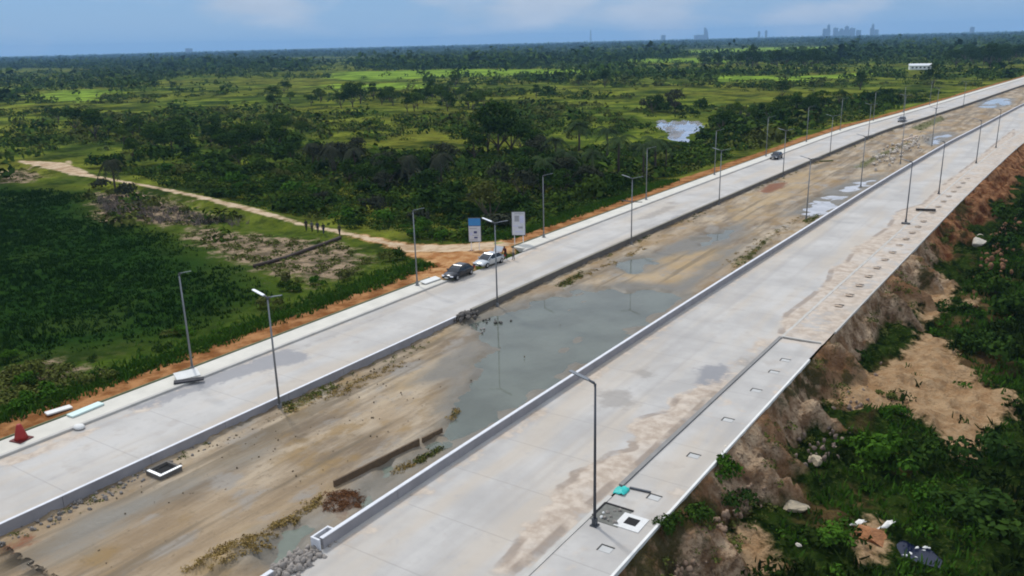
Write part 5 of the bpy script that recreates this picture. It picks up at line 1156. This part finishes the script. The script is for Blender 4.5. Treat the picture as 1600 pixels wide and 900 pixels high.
# fields out to the horizon
def cone(n, r0, r1, power=1.0):
    rr = r0 + (r1 - r0) * nrg.rand(n) ** power; th = HEAD + nrg.uniform(-R(34), R(34), n); return -np.sin(th) * rr, np.cos(th) * rr
def fields(name, n, r0, r1, dens, rad, nl, leaf, mats, label, seed, power=1.0, flat=.8):
    x, y = cone(n, r0, r1, power); s = W2S(x, y)
    ok = (nrg.rand(len(s)) < dens(s, y)) & (s < S_A - 8) & (sdf(P_POND, s, y) < -4) & (sdf(P_TRACK, s, y) < -2) & (sdf(P_DARK, s, y) < 2) & (sdf(P_SHED, s, y) < 0)
    s = s[ok]; y = y[ok]; z = gz(s, y) - .1; w_ = nrg.randint(0, len(mats), len(s))
    for i, m in enumerate(mats):
        k = w_ == i
        clumps(name, s[k], y[k], z[k], nrg.uniform(*rad, k.sum()) * (1 + (nrg.rand(k.sum()) < .12)), nl, leaf, m, label, seed + i, flat)
BRP = np.maximum.reduce
def nbright(s, u): return BRP([sdf(p, s, u) for p in P_BRIGHT]) < 0
def dens1(s, u): return np.clip(.26 + fbm(s / 60, u / 34, 2) * 2.0, .01, 1) * np.where(nbright(s, u), 1, .12)
fields('field_scrub', 12500, 130, 620, dens1, (1.0, 3.0), 30, .40, [LEAF, LEAF2, LEAF3], 'scrub scattered over the green fields', 30, .9)
def dens2(s, u): return np.clip(.26 + fbm(s / 170, u / 80, 3) * 2.2, .01, 1) * np.where(nbright(s, u), 1, .06)
fields('far_scrub', 12000, 560, 1500, dens2, (1.8, 4.6), 18, .50, [LEAF, LEAF2], 'far trees and bushes over the fields', 40, 1.0, 1.1)
FW = [poly(q, 0) for q in ([(0, 106), (0, 97), (150, 94), (330, 92), (470, 97), (500, 100), (460, 106), (300, 107)], [(560, 105), (570, 95), (700, 90), (850, 86), (1000, 83), (1070, 84), (1060, 90), (900, 98), (760, 106), (640, 107)], [(1150, 90), (1300, 80), (1480, 78), (1480, 84), (1350, 90), (1200, 96)])]
def dens3(s, u):
    r_ = np.hypot(s, u); inw = BRP([sdf(p, s, u) for p in FW]) > -10
    return np.where(inw, 1, np.clip(.22 + fbm(s / 420, u / 260, 4) * 1.5 + (r_ - 1800) / 5000, 0, 1)) * np.where(nbright(s, u), 1, .02)
fields('far_wood', 16000, 1000, 4200, dens3, (4.5, 8.5), 12, .58, [LEAF, LEAF2], 'far woods towards the horizon', 50, 1.15, 1.25)
for i, p in enumerate(FW):
    q = sample(p, 1500); clumps('far_wood', q[:, 0], q[:, 1], gz(q[:, 0], q[:, 1]) - .2, nrg.uniform(4.5, 8, len(q)), 16, .5, LEAF, 'dark belt of far woodland', 60 + i, 1.35)
x, y = cone(7000, 4000, 12000, 1.3); s = W2S(x, y); clumps('far_wood', s, y, gz(s, y) - .5, nrg.uniform(8, 17, len(s)), 8, .85, LEAF, 'blue distant woods at the horizon', 70, 1.0)

# ------------------------------------------------------------------ buildings far away
SHED = simple('shed_white', (.72, .74, .70), .7, .08); SHEDR = simple('shed_roof', (.55, .57, .58), .5, .1)
p = at(1437, 108.5, -1.4); sc_ = p.length; root = empty('shed', p, HEAD - R(20), 'long low white shed at the edge of the dark wood by the far road', 'shed')
wl = 27 * sc_ / 1300
q = MB(); q.box((0, 0, 1.5), (wl, 9, 3.0)); q.build('wall', SHED, root)
MB().loft([[(-wl / 2 - .4, -5, 3.01), (-wl / 2 - .4, 5, 3.01), (-wl / 2 - .4, 0, 4.4)], [(wl / 2 + .4, -5, 3.01), (wl / 2 + .4, 5, 3.01), (wl / 2 + .4, 0, 4.4)]]).build('roof', SHEDR, root)
for i in range(5): q = MB(); q.box(((i - 2) * wl / 5.5, -4.52, 1.6), (1.3, .06, 1.1)); q.build('window', DARK, root)
TOW = simple('tower_concrete', (.20, .21, .23), .8, .2, .05); TOWG = simple('tower_glass', (.10, .12, .15), .3, .2, .05)
def tower(px, w_px, h_px, kind, label, D=9500):
    d = at(px, 80 + (800 - px) * 40 / 1590, 0); d = d.normalized() * D; k = D / 1300.0; W_ = w_px * k; H_ = h_px * k
    hz_y = 0; root = empty('tower_block' if kind != 'mast' else 'radio_mast', (d.x, d.y, -2), math.atan2(d.y, d.x) + math.pi / 2 + R(12), label, 'tower' if kind != 'mast' else 'mast')
    H_ += CAM_H
    if kind == 'mast':
        mb = MB()
        for a in range(3): mb.tube([(math.cos(a * 2.1) * W_ * .5, math.sin(a * 2.1) * W_ * .5, 0), (math.cos(a * 2.1) * W_ * .12, math.sin(a * 2.1) * W_ * .12, H_)], W_ * .10, 5)
        for z in np.linspace(.1, .95, 9): mb.box((0, 0, H_ * z), (W_ * (1 - z * .8), W_ * .12, W_ * .14)); mb.box((0, 0, H_ * z), (W_ * .12, W_ * (1 - z * .8), W_ * .14))
        mb.build('lattice', TOW, root); return
    if kind == 'step':
        q = MB(); q.box((0, 0, H_ * .32), (W_, W_ * .7, H_ * .64)); q.build('lower_block', TOW, root); q = MB(); q.box((-W_ * .12, 0, H_ * .78), (W_ * .6, W_ * .5, H_ * .28)); q.build('upper_block', TOW, root); q = MB(); q.box((-W_ * .12, 0, H_ * .96), (W_ * .2, W_ * .2, H_ * .08)); q.build('roof_plant', TOW, root)
    elif kind == 'wedge':
        MB().loft([[(-W_ * .5, -W_ * .3, 0), (W_ * .5, -W_ * .3, 0), (W_ * .5, W_ * .3, 0), (-W_ * .5, W_ * .3, 0)], [(-W_ * .1, -W_ * .3, H_ * .8), (W_ * .5, -W_ * .3, H_ * .86), (W_ * .5, W_ * .3, H_ * .86), (-W_ * .1, W_ * .3, H_ * .8)], [(W_ * .2, -W_ * .2, H_), (W_ * .45, -W_ * .2, H_), (W_ * .45, W_ * .2, H_), (W_ * .2, W_ * .2, H_)]]).build('shaft', TOW, root)
    else:
        q = MB(); q.box((0, 0, H_ * .48), (W_, W_ * .6, H_ * .96)); q.build('block', TOW, root); q = MB(); q.box((W_ * .1, 0, H_ * .98), (W_ * .3, W_ * .3, H_ * .06)); q.build('roof_plant', TOW, root)
    for z in (.15, .3, .45, .6): q = MB(); q.box((0, -W_ * .36, H_ * z), (W_ * .8, W_ * .02, H_ * .05)); q.build('window_band', TOWG, root)
for a in [(923, 3.0, 15, 'mast', 'thin lattice mast standing alone on the horizon'), (1103, 7, 14, 'wedge', 'lone tower with a slanting top on the horizon'), (1036, 6, 5, 'box', 'low block on the horizon between the mast and the lone tower'), (1092, 14, 4, 'box', 'low wide block beside the lone slanting tower'),
          (1185, 3, 7, 'box', 'thin faint block right of the lone tower'), (1196, 3, 8, 'box', 'second thin faint block right of the lone tower'), (1287, 5, 8, 'box', 'block at the left foot of the stepped tower in the skyline'), (1292, 6, 14, 'step', 'stepped tower at the left end of the distant skyline'), (1304, 6, 9, 'box', 'block in the skyline beside the stepped tower'), (1312, 8, 8, 'step', 'low stepped block in the middle of the skyline'), (1320, 8, 11, 'step', 'tallest block in the middle of the distant skyline'), (1330, 7, 8, 'box', 'block at the right of the middle skyline group'), (1340, 6, 5, 'box', 'lowest block between skyline group and right tower'), (1361, 5, 13, 'step', 'slim tower at the right end of the distant skyline'), (1368, 5, 5, 'box', 'low block beside the slim right tower'), (1517, 5, 5, 'box', 'single small block near the right end of the horizon'), (297, 9, 3, 'box', 'small faint hump of a building on the left horizon')]: tower(*a)

# ------------------------------------------------------------------ haze
hz = MB(); hz.box((0, 0, 66), (25600, 25600, 150)); HZ = bpy.data.materials.new('haze_air'); HZ.use_nodes = True
ht = HZ.node_tree; ht.nodes.clear(); ho = ht.nodes.new('ShaderNodeOutputMaterial'); hv = ht.nodes.new('ShaderNodeVolumePrincipled')
hv.inputs['Color'].default_value = (0.32, 0.60, 0.95, 1); hv.inputs['Density'].default_value = 9.0e-5; hv.inputs['Anisotropy'].default_value = 0.0
ht.links.new(hv.outputs[0], ho.inputs['Volume'])
tag(hz.build('haze', HZ), kind='stuff')
